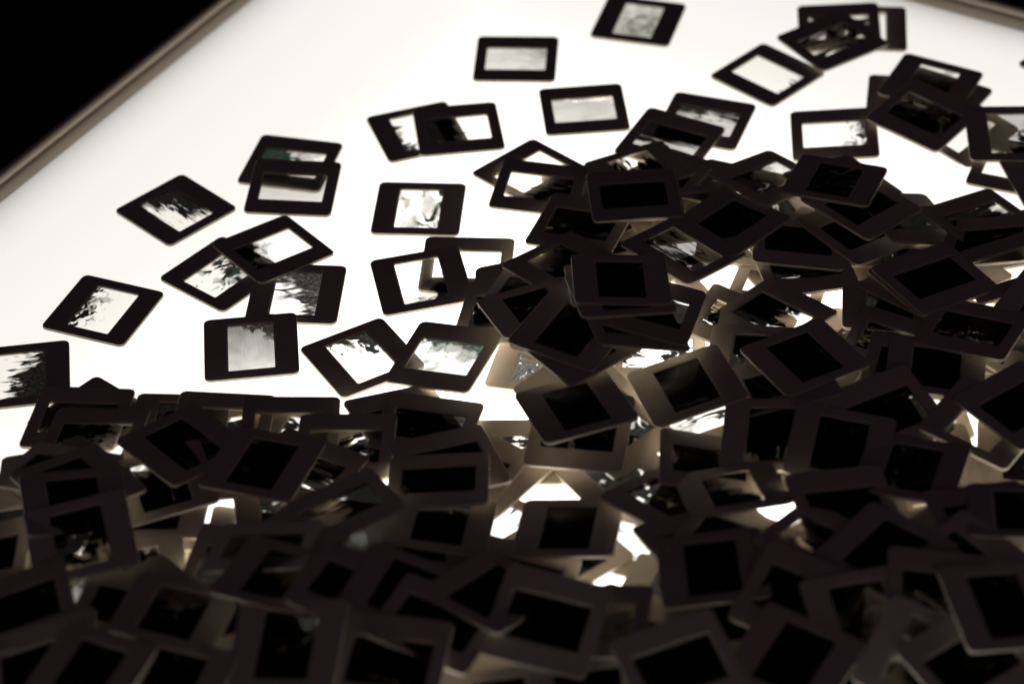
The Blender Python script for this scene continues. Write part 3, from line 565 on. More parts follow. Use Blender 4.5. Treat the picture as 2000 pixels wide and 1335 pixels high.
(132.68,859.73,5.61,26.16,-0.1558,0.0481,[0,0,-0.458,1.2,0.734,0.015,0,1.2,2.6,0.1,0,2.959,0],'slide seen only through film above, bottom right of heap, leftmost of these',1),
(119.86,1039.67,6.42,85.90,0.2132,0.0354,[0,0,0.95,1.25,0.8,0.012,0,1.2,2.6,0.1,0,48.113,0],'buried slide showing only a sliver, lower right centre of heap, leftmost of these',1),
(49.52,1234.65,7.59,19.63,0.0735,-0.0029,[0,0,0.203,1.2,0.646,0.015,0,1.2,2.6,0.1,0,43.118,0],'buried slide showing only a sliver, upper right centre of heap, third from the left',1),
(39.72,1165.20,8.54,28.21,0.0500,-0.0002,[0,0,0.95,1.25,0.8,0.012,0,1.2,2.6,0.1,0,48.278,0],'slide seen only through film above, middle centre of heap, leftmost of these',1),
(-95.59,999.02,8.85,167.34,-0.0352,-0.2172,[0,0,0.95,1.25,0.8,0.012,0,1.2,2.6,0.1,0,45.625,0],'buried slide showing only a sliver, lower left centre of heap, rightmost of these',1),
(-73.24,956.19,18.84,80.32,-0.0230,-0.1857,[0,0,0.95,1.25,0.8,0.012,0,1.2,2.6,0.1,0,16.035,0],'slide seen only through film above, bottom left centre of heap, ninth from the left',1),
(-46.21,934.91,21.47,151.03,-0.1829,-0.1222,[0,0,0.28,1.2,0.728,0.015,0,1.2,2.6,0.1,0,47.384,0],'slide seen only through film above, bottom centre of heap, second from the left',1),
(267.47,1074.69,9.53,61.78,-0.0902,0.1657,[0,0,0.95,1.25,0.8,0.012,0,1.2,2.6,0.1,0,14.95,0],'buried slide showing only a sliver, middle right of heap, rightmost of these',1),
(-54.55,920.04,26.56,83.45,-0.1823,-0.1210,[0,0,0.95,1.25,0.8,0.012,0,1.2,2.6,0.1,0,8.274,0],'slide seen only through film above, bottom left centre of heap, rightmost of these',1),
(-90.37,976.30,17.98,24.75,0.0523,-0.1860,[0,0,0.473,1.2,0.713,0.015,0,1.2,2.6,0.1,0,23.423,0],'half buried dark slide, bottom left centre of heap, rightmost of these',1),
(61.63,906.71,14.09,168.92,-0.1051,-0.0305,[0,0,-0.167,1.2,0.659,0.015,0,1.2,2.6,0.1,0,29.87,0],'half buried dark slide, bottom right centre of heap, third from the left',1),
(48.06,1171.03,10.66,75.80,0.0500,-0.0002,[0,0,0.95,1.25,0.8,0.012,0,1.2,2.6,0.1,0,17.149,0],'slide seen only through film above, middle centre of heap, third from the left',1),
(96.74,1020.03,5.79,149.36,0.1139,0.0354,[0,0,0.95,1.25,0.8,0.012,0,1.2,2.6,0.1,0,36.347,0],'slide seen only through film above, lower right centre of heap, leftmost of these',1),
(-190.85,872.54,18.37,175.82,0.1509,0.0719,[0,0,0.95,1.25,0.8,0.012,0,1.2,2.6,0.1,0,36.15,0],'slide seen only through film above, bottom left of heap, eleventh from the left',1),
(19.03,907.57,12.76,179.85,0.2046,-0.0810,[0,0,0.95,1.25,0.8,0.012,0,1.2,2.6,0.1,0,14.389,0],'buried slide showing only a sliver, bottom centre of heap, rightmost of these',1),
(206.01,854.26,6.52,72.44,0.0170,0.2193,[0,0,0.95,1.25,0.8,0.012,0,1.2,2.6,0.1,0,37.354,0],'slide seen only through film above, bottom right of heap, eleventh from the left',1),
(41.70,851.22,11.81,135.07,0.0757,0.2066,[0,0,0.95,1.25,0.8,0.012,0,1.2,2.6,0.1,0,21.435,0],'slide seen only through film above, bottom right centre of heap, leftmost of these',1),
(184.90,885.88,9.99,168.09,0.2114,-0.0609,[0,0,0.95,1.25,0.8,0.012,0,1.2,2.6,0.1,0,44.081,0],'slide seen only through film above, bottom right of heap, sixth from the left',1),
(-256.48,935.50,3.96,72.07,0.1426,-0.0331,[0,0,0.95,1.25,0.8,0.012,0,1.2,2.6,0.1,0,17.425,0],'slide seen only through film above, bottom left of heap, third from the left',1),
(-130.07,916.02,14.09,24.35,0.0245,-0.2186,[0,0,0.95,1.25,0.8,0.012,0,1.2,2.6,0.1,0,47.928,0],'slide seen only through film above, bottom left centre of heap, second from the left',1),
(43.21,1214.22,11.19,18.72,0.0351,-0.0578,[0,0,0.95,1.25,0.8,0.012,0,1.2,2.6,0.1,0,24.907,0],'buried slide showing only a sliver, upper right centre of heap, leftmost of these',1),
(-24.46,1043.05,3.82,149.39,0.0125,-0.0002,[0,0,0.95,1.25,0.8,0.012,0,1.2,2.6,0.1,0,33.194,0],'half buried dark slide, lower centre of heap, leftmost of these',1),
(166.85,997.64,8.32,116.56,-0.1556,0.0770,[0,0,0.95,1.25,0.8,0.012,0,1.2,2.6,0.1,0,40.401,0],'buried slide showing only a sliver, lower right of heap, third from the left',1),
(176.72,850.71,10.05,171.25,0.2105,0.0641,[0,0,-0.21,1.2,0.766,0.015,0,1.2,2.6,0.1,0,31.103,0],'slide seen only through film above, bottom right of heap, ninth from the left',1),
(185.11,1036.68,12.28,17.67,-0.1344,0.0739,[0,0,-0.286,1.2,0.469,0.015,0,1.2,2.6,0.1,0,15.457,0],'slide seen only through film above, lower right of heap, third from the left',1),
(23.99,878.35,16.43,48.60,0.1972,0.0976,[0,0,0.95,1.25,0.8,0.012,0,1.2,2.6,0.1,0,58.763,0],'slide seen only through film above, bottom centre of heap, tenth from the left',1),
(164.18,994.40,12.65,102.20,-0.1344,0.1600,[0,0,0.95,1.25,0.8,0.012,0,1.2,2.6,0.1,0,5.763,0],'buried slide showing only a sliver, lower right of heap, leftmost of these',1),
(166.76,902.89,11.13,47.67,0.0844,-0.0455,[0,0,0.95,1.25,0.8,0.012,0,1.2,2.6,0.1,0,19.495,0],'slide seen only through film above, bottom right of heap, fifth from the left',1),
(-126.75,915.14,17.56,106.83,0.0580,-0.1885,[0,0,0.207,1.2,0.675,0.015,0,1.2,2.6,0.1,0,32.947,0],'slide seen only through film above, bottom left centre of heap, third from the left',1),
(-170.93,937.75,19.21,134.98,-0.1368,-0.0501,[0,0,0.95,1.25,0.8,0.012,0,1.2,2.6,0.1,0,1.722,0],'half buried dark slide, bottom left of heap',1),
(234.26,963.02,10.65,177.11,-0.1658,-0.0825,[0,0,0.95,1.25,0.8,0.012,0,1.2,2.6,0.1,0,9.295,0],'slide seen only through film above, bottom right of heap, fourteenth from the left',1),
(249.16,837.34,5.69,77.52,0.0130,0.2033,[0,0,0.95,1.25,0.8,0.012,0,1.2,2.6,0.1,0,47.956,0],'light-blocking slide added outside the view, past its lower edge, twelfth along it',1),
(25.14,890.50,19.59,177.19,0.1972,0.0976,[0,0,-0.482,1.2,0.469,0.015,0,1.2,2.6,0.1,0,47.029,0],'slide seen only through film above, bottom centre of heap, ninth from the left',1),
(26.02,869.10,19.41,178.02,0.1972,0.0976,[0,0,0.95,1.25,0.8,0.012,0,1.2,2.6,0.1,0,38.218,0],'half buried dark slide, bottom centre of heap, rightmost of these',1),
(206.04,966.53,15.94,94.52,0.0911,-0.0961,[0,0,0.463,1.2,0.407,0.015,0,1.2,2.6,0.1,0,54.108,0],'buried slide showing only a sliver, lower right of heap, fourth from the left',1),
(-115.21,959.27,21.40,176.70,0.1800,-0.0905,[0,0,-0.232,1.2,0.555,0.015,0,1.2,2.6,0.1,0,45.331,0],'slide seen only through film above, bottom left centre of heap, fourth from the left',1),
(98.41,977.90,9.25,30.02,0.1873,-0.1154,[0,0,-0.194,1.2,0.495,0.015,0,1.2,2.6,0.1,0,17.927,0],'buried slide showing only a sliver, lower right centre of heap, rightmost of these',1),
(215.98,858.02,16.15,154.37,-0.1332,0.1156,[0,0,0.014,1.2,0.474,0.015,0,1.2,2.6,0.1,0,38.692,0],'slide seen only through film above, bottom right of heap, thirteenth from the left',1),
(102.33,890.34,13.32,131.29,-0.1805,-0.1257,[0,0,0.95,1.25,0.8,0.012,0,1.2,2.6,0.1,0,20.405,0],'slide seen only through film above, bottom right centre of heap, sixth from the left',1),
(164.00,969.22,16.52,29.66,0.0339,0.0069,[0,0,0.185,1.2,0.747,0.015,0,1.2,2.6,0.1,0,44.991,0],'buried slide showing only a sliver, lower right of heap, second from the left',1),
(-253.38,911.84,7.95,2.23,0.1846,-0.0306,[0,0,0.95,1.25,0.8,0.012,0,1.2,2.6,0.1,0,23.088,0],'slide seen only through film above, bottom left of heap, second from the left',1),
(-265.99,967.72,4.55,46.26,0.1137,-0.0758,[0,0,0.95,1.25,0.8,0.012,0,1.2,2.6,0.1,0,9.195,0],'slide seen only through film above, bottom left of heap, leftmost of these',1),
(76.65,885.73,21.11,123.36,-0.2058,-0.0776,[0,0,-0.218,1.2,0.497,0.015,0,1.2,2.6,0.1,0,52.587,0],'slide seen only through film above, bottom right centre of heap, second from the left',1),
(-21.18,841.64,4.81,46.69,0.1505,0.1605,[0,0,0.202,1.2,0.547,0.015,0,1.2,2.6,0.1,0,41.424,0],'light-blocking slide added outside the view, past its lower edge, sixth along it',1),
(85.50,892.12,20.53,165.77,-0.2058,-0.0776,[0,0,0.95,1.25,0.8,0.012,0,1.2,2.6,0.1,0,44.681,0],'buried slide showing only a sliver, bottom right centre of heap, rightmost of these',1),
(105.66,917.28,17.84,168.51,-0.1620,-0.0557,[0,0,0.95,1.25,0.8,0.012,0,1.2,2.6,0.1,0,33.576,0],'slide seen only through film above, bottom right centre of heap, seventh from the left',1),
(102.21,931.99,19.70,161.45,-0.1415,-0.0597,[0,0,-0.229,1.2,0.641,0.015,0,1.2,2.6,0.1,0,46.976,0],'slide seen only through film above, bottom right centre of heap, fourth from the left',1),
(86.04,959.09,22.09,116.78,-0.1415,-0.0597,[0,0,0.95,1.25,0.8,0.012,0,1.2,2.6,0.1,0,26.872,0],'half buried dark slide, lower right centre of heap, leftmost of these',1),
(204.80,925.94,18.79,24.77,0.0772,0.0779,[0,0,0.95,1.25,0.8,0.012,0,1.2,2.6,0.1,0,33.948,0],'slide seen only through film above, bottom right of heap, tenth from the left',1),
(201.75,956.05,22.29,37.27,0.1164,-0.0076,[0,0,0.95,1.25,0.8,0.012,0,1.2,2.6,0.1,0,3.754,0],'half buried dark slide, lower right of heap, leftmost of these',1),
(256.10,850.07,12.79,16.68,-0.0887,0.1293,[0,0,-0.063,1.2,0.41,0.015,0,1.2,2.6,0.1,0,33.304,0],'light-blocking slide added outside the view, past its lower edge, thirteenth along it',1),
(-256.50,957.18,8.43,6.96,0.1248,-0.0747,[0,0,0.95,1.25,0.8,0.012,0,1.2,2.6,0.1,0,48.876,0],'slide seen only through film above, bottom left of heap, fourth from the left',1),
(-257.61,975.68,8.62,17.78,0.1248,-0.0747,[0,0,0.95,1.25,0.8,0.012,0,1.2,2.6,0.1,0,42.333,0],'buried slide showing only a sliver, bottom left of heap, leftmost of these',1),
(-241.57,845.42,6.88,11.89,0.2121,0.0585,[0,0,0.95,1.25,0.8,0.012,0,1.2,2.6,0.1,0,48.189,0],'light-blocking slide added outside the view, past its lower edge, first along it',1),
(130.43,876.74,17.67,136.40,-0.1118,0.0233,[0,0,0.95,1.25,0.8,0.012,0,1.2,2.6,0.1,0,29.766,0],'slide seen only through film above, bottom right centre of heap, rightmost of these',1),
(203.05,835.88,16.27,7.95,-0.0641,0.2104,[0,0,0.269,1.2,0.741,0.015,0,1.2,2.6,0.1,0,52.88,0],'light-blocking slide added outside the view, past its lower edge, ninth along it',1),
(-32.01,961.22,17.81,67.51,-0.1581,-0.1530,[0,0,0.198,1.2,0.467,0.015,0,1.2,2.6,0.1,0,6.498,0],'slide seen only through film above, bottom centre of heap, fourth from the left',1),
(-181.33,930.30,22.72,169.29,-0.1368,-0.0501,[0,0,0.95,1.25,0.8,0.012,0,1.2,2.6,0.1,0,52.542,0],'dark slide between others, bottom left of heap, leftmost of these',1),
(-138.79,920.68,23.88,17.62,0.0440,0.0102,[0,0,0.95,1.25,0.8,0.012,0,1.2,2.6,0.1,0,22.276,0],'half buried dark slide, bottom left centre of heap, leftmost of these',1),
(-84.83,934.81,30.98,163.34,0.0609,-0.1210,[0,0,0.95,1.25,0.8,0.012,0,1.2,2.6,0.1,0,5.458,0],'buried slide showing only a sliver, bottom left centre of heap',1),
(242.10,883.40,19.98,82.93,-0.1155,-0.0192,[0,0,0.95,1.25,0.8,0.012,0,1.2,2.6,0.1,0,37.16,0],'slide seen only through film above, bottom right of heap, rightmost of these',1),
(-281.60,945.44,7.63,82.91,0.2199,-0.0060,[0,0,0.95,1.25,0.8,0.012,0,1.2,2.6,0.1,0,27.294,0],'light-blocking slide added outside the view, past its left edge',1),
(0.52,951.37,15.32,165.65,-0.1917,-0.1079,[0,0,0.95,1.25,0.8,0.012,0,1.2,2.6,0.1,0,25.702,0],'dark slide between others, bottom centre of heap, second from the left',1),
(-199.89,868.78,22.46,39.12,0.1828,0.0695,[0,0,0.237,1.2,0.745,0.015,0,1.2,2.6,0.1,0,51.122,0],'slide seen only through film above, bottom left of heap, eighth from the left',1),
(-244.31,931.28,14.79,110.88,0.0109,0.0201,[0,0,0.488,1.2,0.542,0.015,0,1.2,2.6,0.1,0,8.267,0],'slide seen only through film above, bottom left of heap, sixth from the left',1),
(-6.77,919.09,23.87,83.34,-0.0753,-0.0609,[0,0,-0.086,1.2,0.697,0.015,0,1.2,2.6,0.1,0,37.016,0],'slide seen only through film above, bottom centre of heap, sixth from the left',1),
(193.99,908.23,22.83,61.30,0.1662,0.0307,[0,0,0.95,1.25,0.8,0.012,0,1.2,2.6,0.1,0,24.825,0],'slide seen only through film above, bottom right of heap, eighth from the left',1),
(-113.14,965.35,25.28,136.10,0.1367,-0.1724,[0,0,0.95,1.25,0.8,0.012,0,1.2,2.6,0.1,0,31.696,0],'half buried dark slide, lower left centre of heap',1),
(-243.08,911.62,17.91,8.35,0.0977,0.0531,[0,0,0.95,1.25,0.8,0.012,0,1.2,2.6,0.1,0,29.965,0],'slide seen only through film above, bottom left of heap, fifth from the left',1),
(203.58,828.57,16.44,165.76,-0.0641,0.2104,[0,0,0.95,1.25,0.8,0.012,0,1.2,2.6,0.1,0,8.048,0],'light-blocking slide added outside the view, past its lower edge, tenth along it',1),
(92.75,912.58,24.76,105.03,-0.1158,0.0353,[0,0,0.95,1.25,0.8,0.012,0,1.2,2.6,0.1,0,30.721,0],'half buried dark slide, bottom right centre of heap, rightmost of these',1),
(143.75,907.21,22.17,79.04,-0.0457,0.0213,[0,0,0.95,1.25,0.8,0.012,0,1.2,2.6,0.1,0,51.726,0],'slide seen only through film above, bottom right of heap, third from the left',1),
(0.74,852.41,15.90,67.88,0.1995,0.0928,[0,0,-0.488,1.2,0.527,0.015,0,1.2,2.6,0.1,0,10.274,0],'slide seen only through film above, bottom centre of heap, seventh from the left',1),
(127.36,872.40,22.52,17.29,-0.0245,0.1311,[0,0,0.95,1.25,0.8,0.012,0,1.2,2.6,0.1,0,0.688,0],'buried slide showing only a sliver, bottom right of heap',1),
(-81.00,864.04,12.87,78.10,0.0470,0.1735,[0,0,0.95,1.25,0.8,0.012,0,1.2,2.6,0.1,0,4.054,0],'slide seen only through film above, bottom left centre of heap, seventh from the left',1),
(-47.56,973.21,20.31,91.38,-0.1216,-0.1834,[0,0,0.95,1.25,0.8,0.012,0,1.2,2.6,0.1,0,27.588,0],'half buried dark slide, bottom centre of heap, leftmost of these',1),
(247.27,852.17,23.41,71.69,-0.1155,-0.0192,[0,0,0.95,1.25,0.8,0.012,0,1.2,2.6,0.1,0,58.467,0],'light-blocking slide added outside the view, past its lower edge, eleventh along it',1),
(-218.29,896.81,25.80,0.91,0.1902,0.1105,[0,0,0.95,1.25,0.8,0.012,0,1.2,2.6,0.1,0,2.654,0],'buried slide showing only a sliver, bottom left of heap, second from the left',1),
(27.64,837.34,20.85,177.06,0.0687,0.1458,[0,0,0.95,1.25,0.8,0.012,0,1.2,2.6,0.1,0,59.456,0],'light-blocking slide added outside the view, past its lower edge, eighth along it',1),
(-11.42,857.99,20.34,89.22,0.1801,0.1264,[0,0,0.95,1.25,0.8,0.012,0,1.2,2.6,0.1,0,32.163,0],'dark slide between others, bottom centre of heap, leftmost of these',1),
(14.72,1302.00,1.83,42.57,0.0133,-0.0239,[0,0,-2,0.5,0.97,0.015,0,2.6,1.2,0.1,0,7.208,0],'diamond lying clear slide under a slide with black lower film, upper edge of the heap',1),
(18.43,1282.31,4.55,-11.91,-0.0422,-0.0135,[0.8,-0.8,-0.05,1,0.97,0.012,0,0.9,3.5,0.1,0,25.112,0],'slide with film white above and black below, upper left edge of the heap',1),
(40.59,1234.67,12.52,-21.53,0.0511,-0.0145,[-0.5,0.6,0.7,0.6,0.97,0.03,0.4,1.2,2.6,0.1,0,12.442,0],'slide slanting down from the heap with black green film, beside the bare panel',1),
(127.67,1272.39,7.88,-26.14,-0.0334,-0.1222,[0,0,-2,0.5,0.6,0.015,0,1.2,2.6,0.1,0,42.849,0],'slide low in the upper heap with a lit tan face and clear film',1),
(168.61,1219.18,6.35,-39.51,0.0065,-0.0213,[0,0,0.95,1.25,0.8,0.012,0,1.2,2.6,0.1,0,32.491,0],'slide with black diamond shaped film in the upper heap',1),
(159.66,1195.00,8.60,8.76,0.0035,-0.0215,[0,0,0.95,1.25,0.8,0.012,0,1.2,2.6,0.1,0,17.278,0],'slide whose lower border spans the bright gap right of the centre',1),
(158.58,1214.72,11.36,-6.67,-0.0826,-0.0076,[0,0,0.95,1.25,0.8,0.012,0,1.2,2.6,0.1,0,15.325,0],'flat dark slide at the lower edge of the upper heap with a thin black window',1),
(192.02,1225.10,9.01,38.76,-0.1672,-0.0154,[0,0,0.95,1.25,0.8,0.012,0,2.6,1.2,0.1,0,52.019,0],'dark slide with its bottom corner over the lit gap right of centre',1),
(104.45,1243.78,10.80,92.93,0.0699,0.0080,[-0.9,-0.6,0.25,0.5,0.97,0.012,0,2,1,0.1,0,45.975,0],'slide with dark diagonal stroke over white film, upper heap centre',1),
(189.12,1270.16,8.34,-57.16,-0.1035,-0.0873,[0,0,0.95,1.25,0.8,0.012,0,1.2,2.6,0.1,0,26.171,0],'slide tucked under a black windowed slide, its right corner pointing to bare panel',1),
(121.54,1229.23,14.34,44.06,0.0509,-0.0403,[0,0,0.95,1.25,0.8,0.012,0,2.6,1.2,0.1,0,24.331,0],'lower edge dark slide with its bottom corner over the lit gap, upper heap',1),
(222.27,1237.36,7.13,20.60,-0.3079,-0.0946,[0,0,0.95,1.25,0.8,0.012,0,1.2,2.6,0.1,0,44.248,0],'upper of two stacked slides whose corners point right toward the bare panel',1),
(195.49,1240.19,15.91,44.97,-0.1523,-0.0077,[0,0,0.95,1.25,0.8,0.012,0,2.6,1.2,0.1,0,58.244,0],'lower of two stacked slides whose corners point right toward the bare panel',1),
(147.47,1272.24,12.89,37.94,-0.0572,-0.1414,[-1,0.3,0.1,0.4,0.55,0.01,0,2.6,1.2,0.3,0,4.776,0],'slide propped with grey to black film behind the upper heap, left of a black one',1),
(183.05,1259.29,18.82,69.00,-0.0436,-0.1374,[0.4,0.2,0.45,1.2,0.97,0.012,0,3,1,0.1,0,9.545,0],'slide with black film and thin white wisps, right end of the upper heap',1),
(76.26,1294.70,6.80,110.97,0.0976,-0.1422,[-1,0.1,0.35,1.3,0.97,0.012,0,1,2.5,0.1,0,21.74,0],'slide with three bright holes in black film on the upper heap',1),
(72.38,1255.87,13.98,0.96,-0.0129,-0.1154,[0,0,0.95,1.25,0.8,0.012,0,1.2,2.6,0.1,0,30.463,0],'slide right under the top dark slide of the upper heap',1),
(70.68,1254.10,17.14,2.52,0.0083,-0.0458,[0.4,0,0.95,1,0.5,0.008,0,1.2,2.6,0.1,0,4.285,0],'top dark slide of the upper heap with nearly black film and a faint pale wisp',1),
(275.50,1220.94,1.84,10.72,0.0312,-0.0354,[0,0,0.95,1.25,0.8,0.012,0,1.2,2.6,0.1,0,3.209,0],'slide at the right edge with its lower border dark against a lit one',1),
(263.44,1237.90,3.98,29.43,-0.0552,-0.0810,[-0.9,-0.2,0.95,0.8,0.97,0.01,0,1.2,2.6,0.1,0,13.168,0],'slide at the right with a long black film, lit along its upper edge',1),
(261.67,1207.48,11.68,-17.79,0.2583,-0.1521,[0,0,0.95,1.25,0.8,0.012,0,1.2,2.6,0.1,0,23.158,0],'wide slide with black film below the lit edged one at the right',1),
(5.26,1185.23,7.34,-2.03,0.2267,0.0061,[0,0,0.95,1.25,0.8,0.012,0,1.2,2.6,0.1,0,44.357,0],'slide corner poking out left of the central stack, upper one',1),
(-2.99,1165.40,7.27,-14.42,0.1977,0.0562,[0,0,0.95,1.25,0.8,0.012,0,1.2,2.6,0.1,0,36.595,0],'slide corner poking out left of the central stack, small lower one',1),
(13.51,1173.91,15.61,-17.95,0.1037,-0.2196,[0,0,0.2,0.9,0.5,0.015,0,1.2,2.6,0.1,0,1.752,0],'slide edge on view left of the central stack with a lit film corner',1),
(29.60,1192.44,17.01,-53.27,0.0727,-0.1136,[1,0.2,0.35,0.5,0.7,0.01,0,1.2,2.6,0.1,0,2.701,0],'slide with black film notched in tan, top left of the central stack',1),
(12.55,1147.22,23.13,108.21,0.1012,-0.1765,[0,0,0.95,1.25,0.8,0.012,0,2.6,1.2,0.1,0,27.122,0],'slide with black film at the left flank of the central stack',1),
(33.69,1097.71,4.73,40.00,-0.0522,0.2137,[0,0,0.95,1.25,0.8,0.012,0,1.2,2.6,0.1,0,52.491,0],'slide wedged under the central stack, one straight edge lit',1),
(32.01,1118.19,27.94,60.06,-0.0053,0.0480,[0,0,0.95,1.25,0.8,0.012,0,2.6,1.2,0.1,0,54.9,0],'slide lowest in the central fan, rounded corner at lower left',1),
(32.90,1108.37,29.93,127.87,-0.0445,0.0276,[0,0,0.95,1.25,0.8,0.012,0,2.6,1.2,0.1,0,21.906,0],'slide under the large central slide, pointing right',1),
(30.89,1115.55,32.15,60.01,-0.0323,0.0200,[0.2,-0.7,0.3,1.3,0.6,0.015,0,1.6,1.6,0.1,0,53.242,0],'large central slide with shards of light in its black film',1),
(-35.59,1131.15,5.06,-24.75,0.1722,0.0108,[0.45,1,-0.45,0.6,0.42,0.1,0.8,2.6,0.8,0.15,0,55.747,0.75],'slide with green fan and black curls on its film, above the heap edge',1),
(62.72,1121.46,30.62,9.37,-0.2307,-0.1611,[0,0,0.95,1.25,0.8,0.012,0,1.2,2.6,0.1,0,24.397,0],'slide with wide black film right of the central stack, lower',1),
(72.41,1132.82,31.75,-17.30,-0.1420,-0.0040,[-0.3,-0.8,0.9,0.7,0.97,0.015,0,1.2,2.6,0.1,0,44.764,0],'slide with wide black film right of the central stack, upper',1),
(54.66,1143.78,36.92,93.52,-0.1200,-0.2194,[0,0,0.95,1.25,0.8,0.012,0,2.6,1.2,0.1,0,21.921,0],'slide fanned out under the top central slide at its left',1),
(56.60,1132.38,42.06,99.31,-0.0512,-0.1805,[0,0,0.95,1.25,0.8,0.012,0,2.6,1.2,0.1,0,9.215,0],'slide directly under the top central slide, lower edge showing',1),
(57.45,1142.40,43.15,90.23,-0.0626,-0.1202,[0,0,1.1,1,0.3,0.006,0,2.6,1.2,0.1,0,34.512,0],'top central slide square to the view with upright black film',1),
(94.46,1200.29,18.38,-45.86,-0.1317,-0.0509,[0,-0.6,-0.1,1,0.13,0.01,0,1.2,2.6,0.1,0,5.185,0],'slide hanging into the lit gap, bottom corner toward the viewer',1),
(120.64,1145.27,8.71,-26.35,-0.2305,0.0045,[-0.2,-0.6,0.1,1.6,0.5,0.02,0,4,4,0.1,0,39.801,0],'slide with gold flecked film under a large diamond lying slide',1),
(137.85,1147.79,12.06,-48.40,0.0551,-0.0513,[-1.3,0.2,0.55,1.1,0.8,0.008,0,1.6,2,0.1,0,48.552,0],'large diamond lying slide with black film torn clear at its right end',1),
(200.47,1152.92,10.50,82.66,-0.0561,-0.1118,[0,0,0.95,1.25,0.8,0.012,0,2.6,1.2,0.1,0,54.924,0],'plain lit slide standing over the bright gap at the right',1),
(220.09,1173.08,10.53,-47.18,0.0246,-0.0731,[0,0,0.95,1.25,0.8,0.012,0,1.2,2.6,0.1,0,26.881,0],'brown slide tucked left of the dark diamond slide at the right',1),
(268.57,1175.45,18.75,6.38,0.2683,-0.0296,[0,0,-2,0.5,0.9,0.015,0,1.2,2.6,0.1,0,7.043,0],'narrow dark border crossing to the right edge under the diamond slide',1),
(224.80,1171.33,13.45,27.52,-0.0177,-0.0501,[0,0,0.95,1.25,0.8,0.012,0,2.6,1.2,0.1,0,54.149,0],'slide under the dark diamond slide at the right, edge showing',1),
(226.56,1170.35,15.76,26.81,-0.0096,-0.0280,[0,0,1.6,0.5,0.97,0.004,0,2.6,1.2,0.1,0,52.222,0],'dark diamond lying slide with pure black film at the right',1),
(198.87,1116.37,14.88,-25.83,-0.0916,-0.0297,[0,0,0.2,0.9,0.6,0.015,0,1.2,2.6,0.1,0,58.057,0],'slide with a clear sliver of film below the dark diamond slide',1),
(280.66,1135.87,19.25,50.00,0.1397,0.1700,[0,0,0.95,1.25,0.8,0.012,0,1.2,2.6,0.1,0,35.639,0],'dark slide at the right edge below the lit one',1),
(205.14,1095.19,17.25,-15.52,-0.0993,-0.0606,[0,0,0.95,1.25,0.8,0.012,0,1.2,2.6,0.1,0,40.404,0],'dark slide with a narrow upright black window sliver, lower right of the bright gap',1),
(215.67,1090.20,19.06,78.31,-0.0772,-0.0980,[0,0,1.3,0.9,0.97,0.004,0,2.6,1.2,0.1,0,22.397,0],'slide with squarish black film cut by another slide, right',1),
(239.09,1122.26,18.50,-27.11,0.0191,-0.1266,[0.3,0.5,0.65,1.2,0.5,0.01,0,2,2,0.1,0,10.988,0],'slide with wide black film and a glowing spot, right',1),
(186.26,1052.29,22.10,25.00,-0.0256,0.1596,[0,0,0.95,1.25,0.8,0.012,0,1.2,2.6,0.1,0,17.503,0],'dark slide low under the strip windowed one at the right',1),
(233.33,1045.59,20.14,53.25,-0.0666,0.0628,[0,0,-2,0.5,0.6,0.015,0,2.6,1.2,0.1,0,43.239,0],'slide with window showing tan and white wedges, right',1),
(253.34,1055.51,21.74,35.98,-0.0411,0.0296,[0,0,1.6,0.9,0.97,0.004,0,2.6,1.2,0.1,0,19.499,0],'large dark slide at the right edge over the wedge windowed one',1),
(47.72,1036.89,4.75,-66.58,0.1105,-0.2051,[0,0,0.95,1.25,0.8,0.012,0,1.2,2.6,0.1,0,41.495,0],'diamond slide with black film under the wide lower centre one',1),
(49.59,1061.20,10.30,47.88,-0.2162,0.0899,[0,0,0.6,0.9,0.6,0.015,0,2.6,1.2,0.1,0,30.13,0],'slide pointing right under the lower centre stack',1),
(32.44,1054.94,15.76,-11.51,0.0545,0.1774,[0,0,0.95,1.25,0.8,0.012,0,1.2,2.6,0.1,0,26.94,0],'slide with wide black film below the tilted lower centre slide',1),
(31.03,1062.99,24.59,107.70,0.0700,-0.1052,[0,0,0.95,1.25,0.8,0.012,0,2.6,1.2,0.1,0,58.058,0],'tilted slide with upright black film, lower centre',1),
(73.64,998.31,19.07,-51.03,0.0034,-0.1932,[0.2,0,0.8,1.3,0.97,0.015,0,2,2,0.1,0,9.965,0],'slide with a pale fleck in black film, below the lower centre stack',1),
(125.10,1107.38,13.32,78.00,0.1031,0.1713,[0,0,0.95,1.25,0.8,0.012,0,2.6,1.2,0.1,0,29.23,0],'dark slide behind two large windows right of centre',1),
(137.15,1083.80,18.72,10.00,0.1615,-0.1494,[0,0,0.95,1.25,0.8,0.012,0,1.2,2.6,0.1,0,9.583,0],'slide under the large tilted pair right of centre, flat',1),
(88.33,1085.64,17.30,104.88,0.1693,-0.0284,[0,0,1.5,0.9,0.97,0.004,0,2.6,1.2,0.1,0,56.247,0],'large tilted slide with upright black film, left of a pair right of centre',1),
(149.63,1099.35,21.87,115.22,0.0636,-0.0495,[0,0,1.4,0.9,0.97,0.005,0,2.6,1.2,0.1,0,29.317,0],'large tilted slide with black film, right of a pair right of centre',1),
(95.20,1028.99,14.03,-6.00,-0.1771,-0.1305,[0,0,0.95,1.25,0.8,0.012,0,1.2,2.6,0.1,0,19.918,0],'lit slide low under the square dark one right of centre',1),
(127.65,1041.54,20.06,81.00,0.1003,0.0799,[0.9,0,0.75,0.9,0.97,0.005,0,1.2,3,0.1,0,10.099,0],'square standing slide with black film and white flecks along its bottom',1),
(159.22,1028.29,22.72,75.00,-0.0483,0.1031,[0,0,0.95,1.25,0.8,0.012,0,2.6,1.2,0.1,0,35.646,0],'slide with long black film running down, right of the square dark one',1),
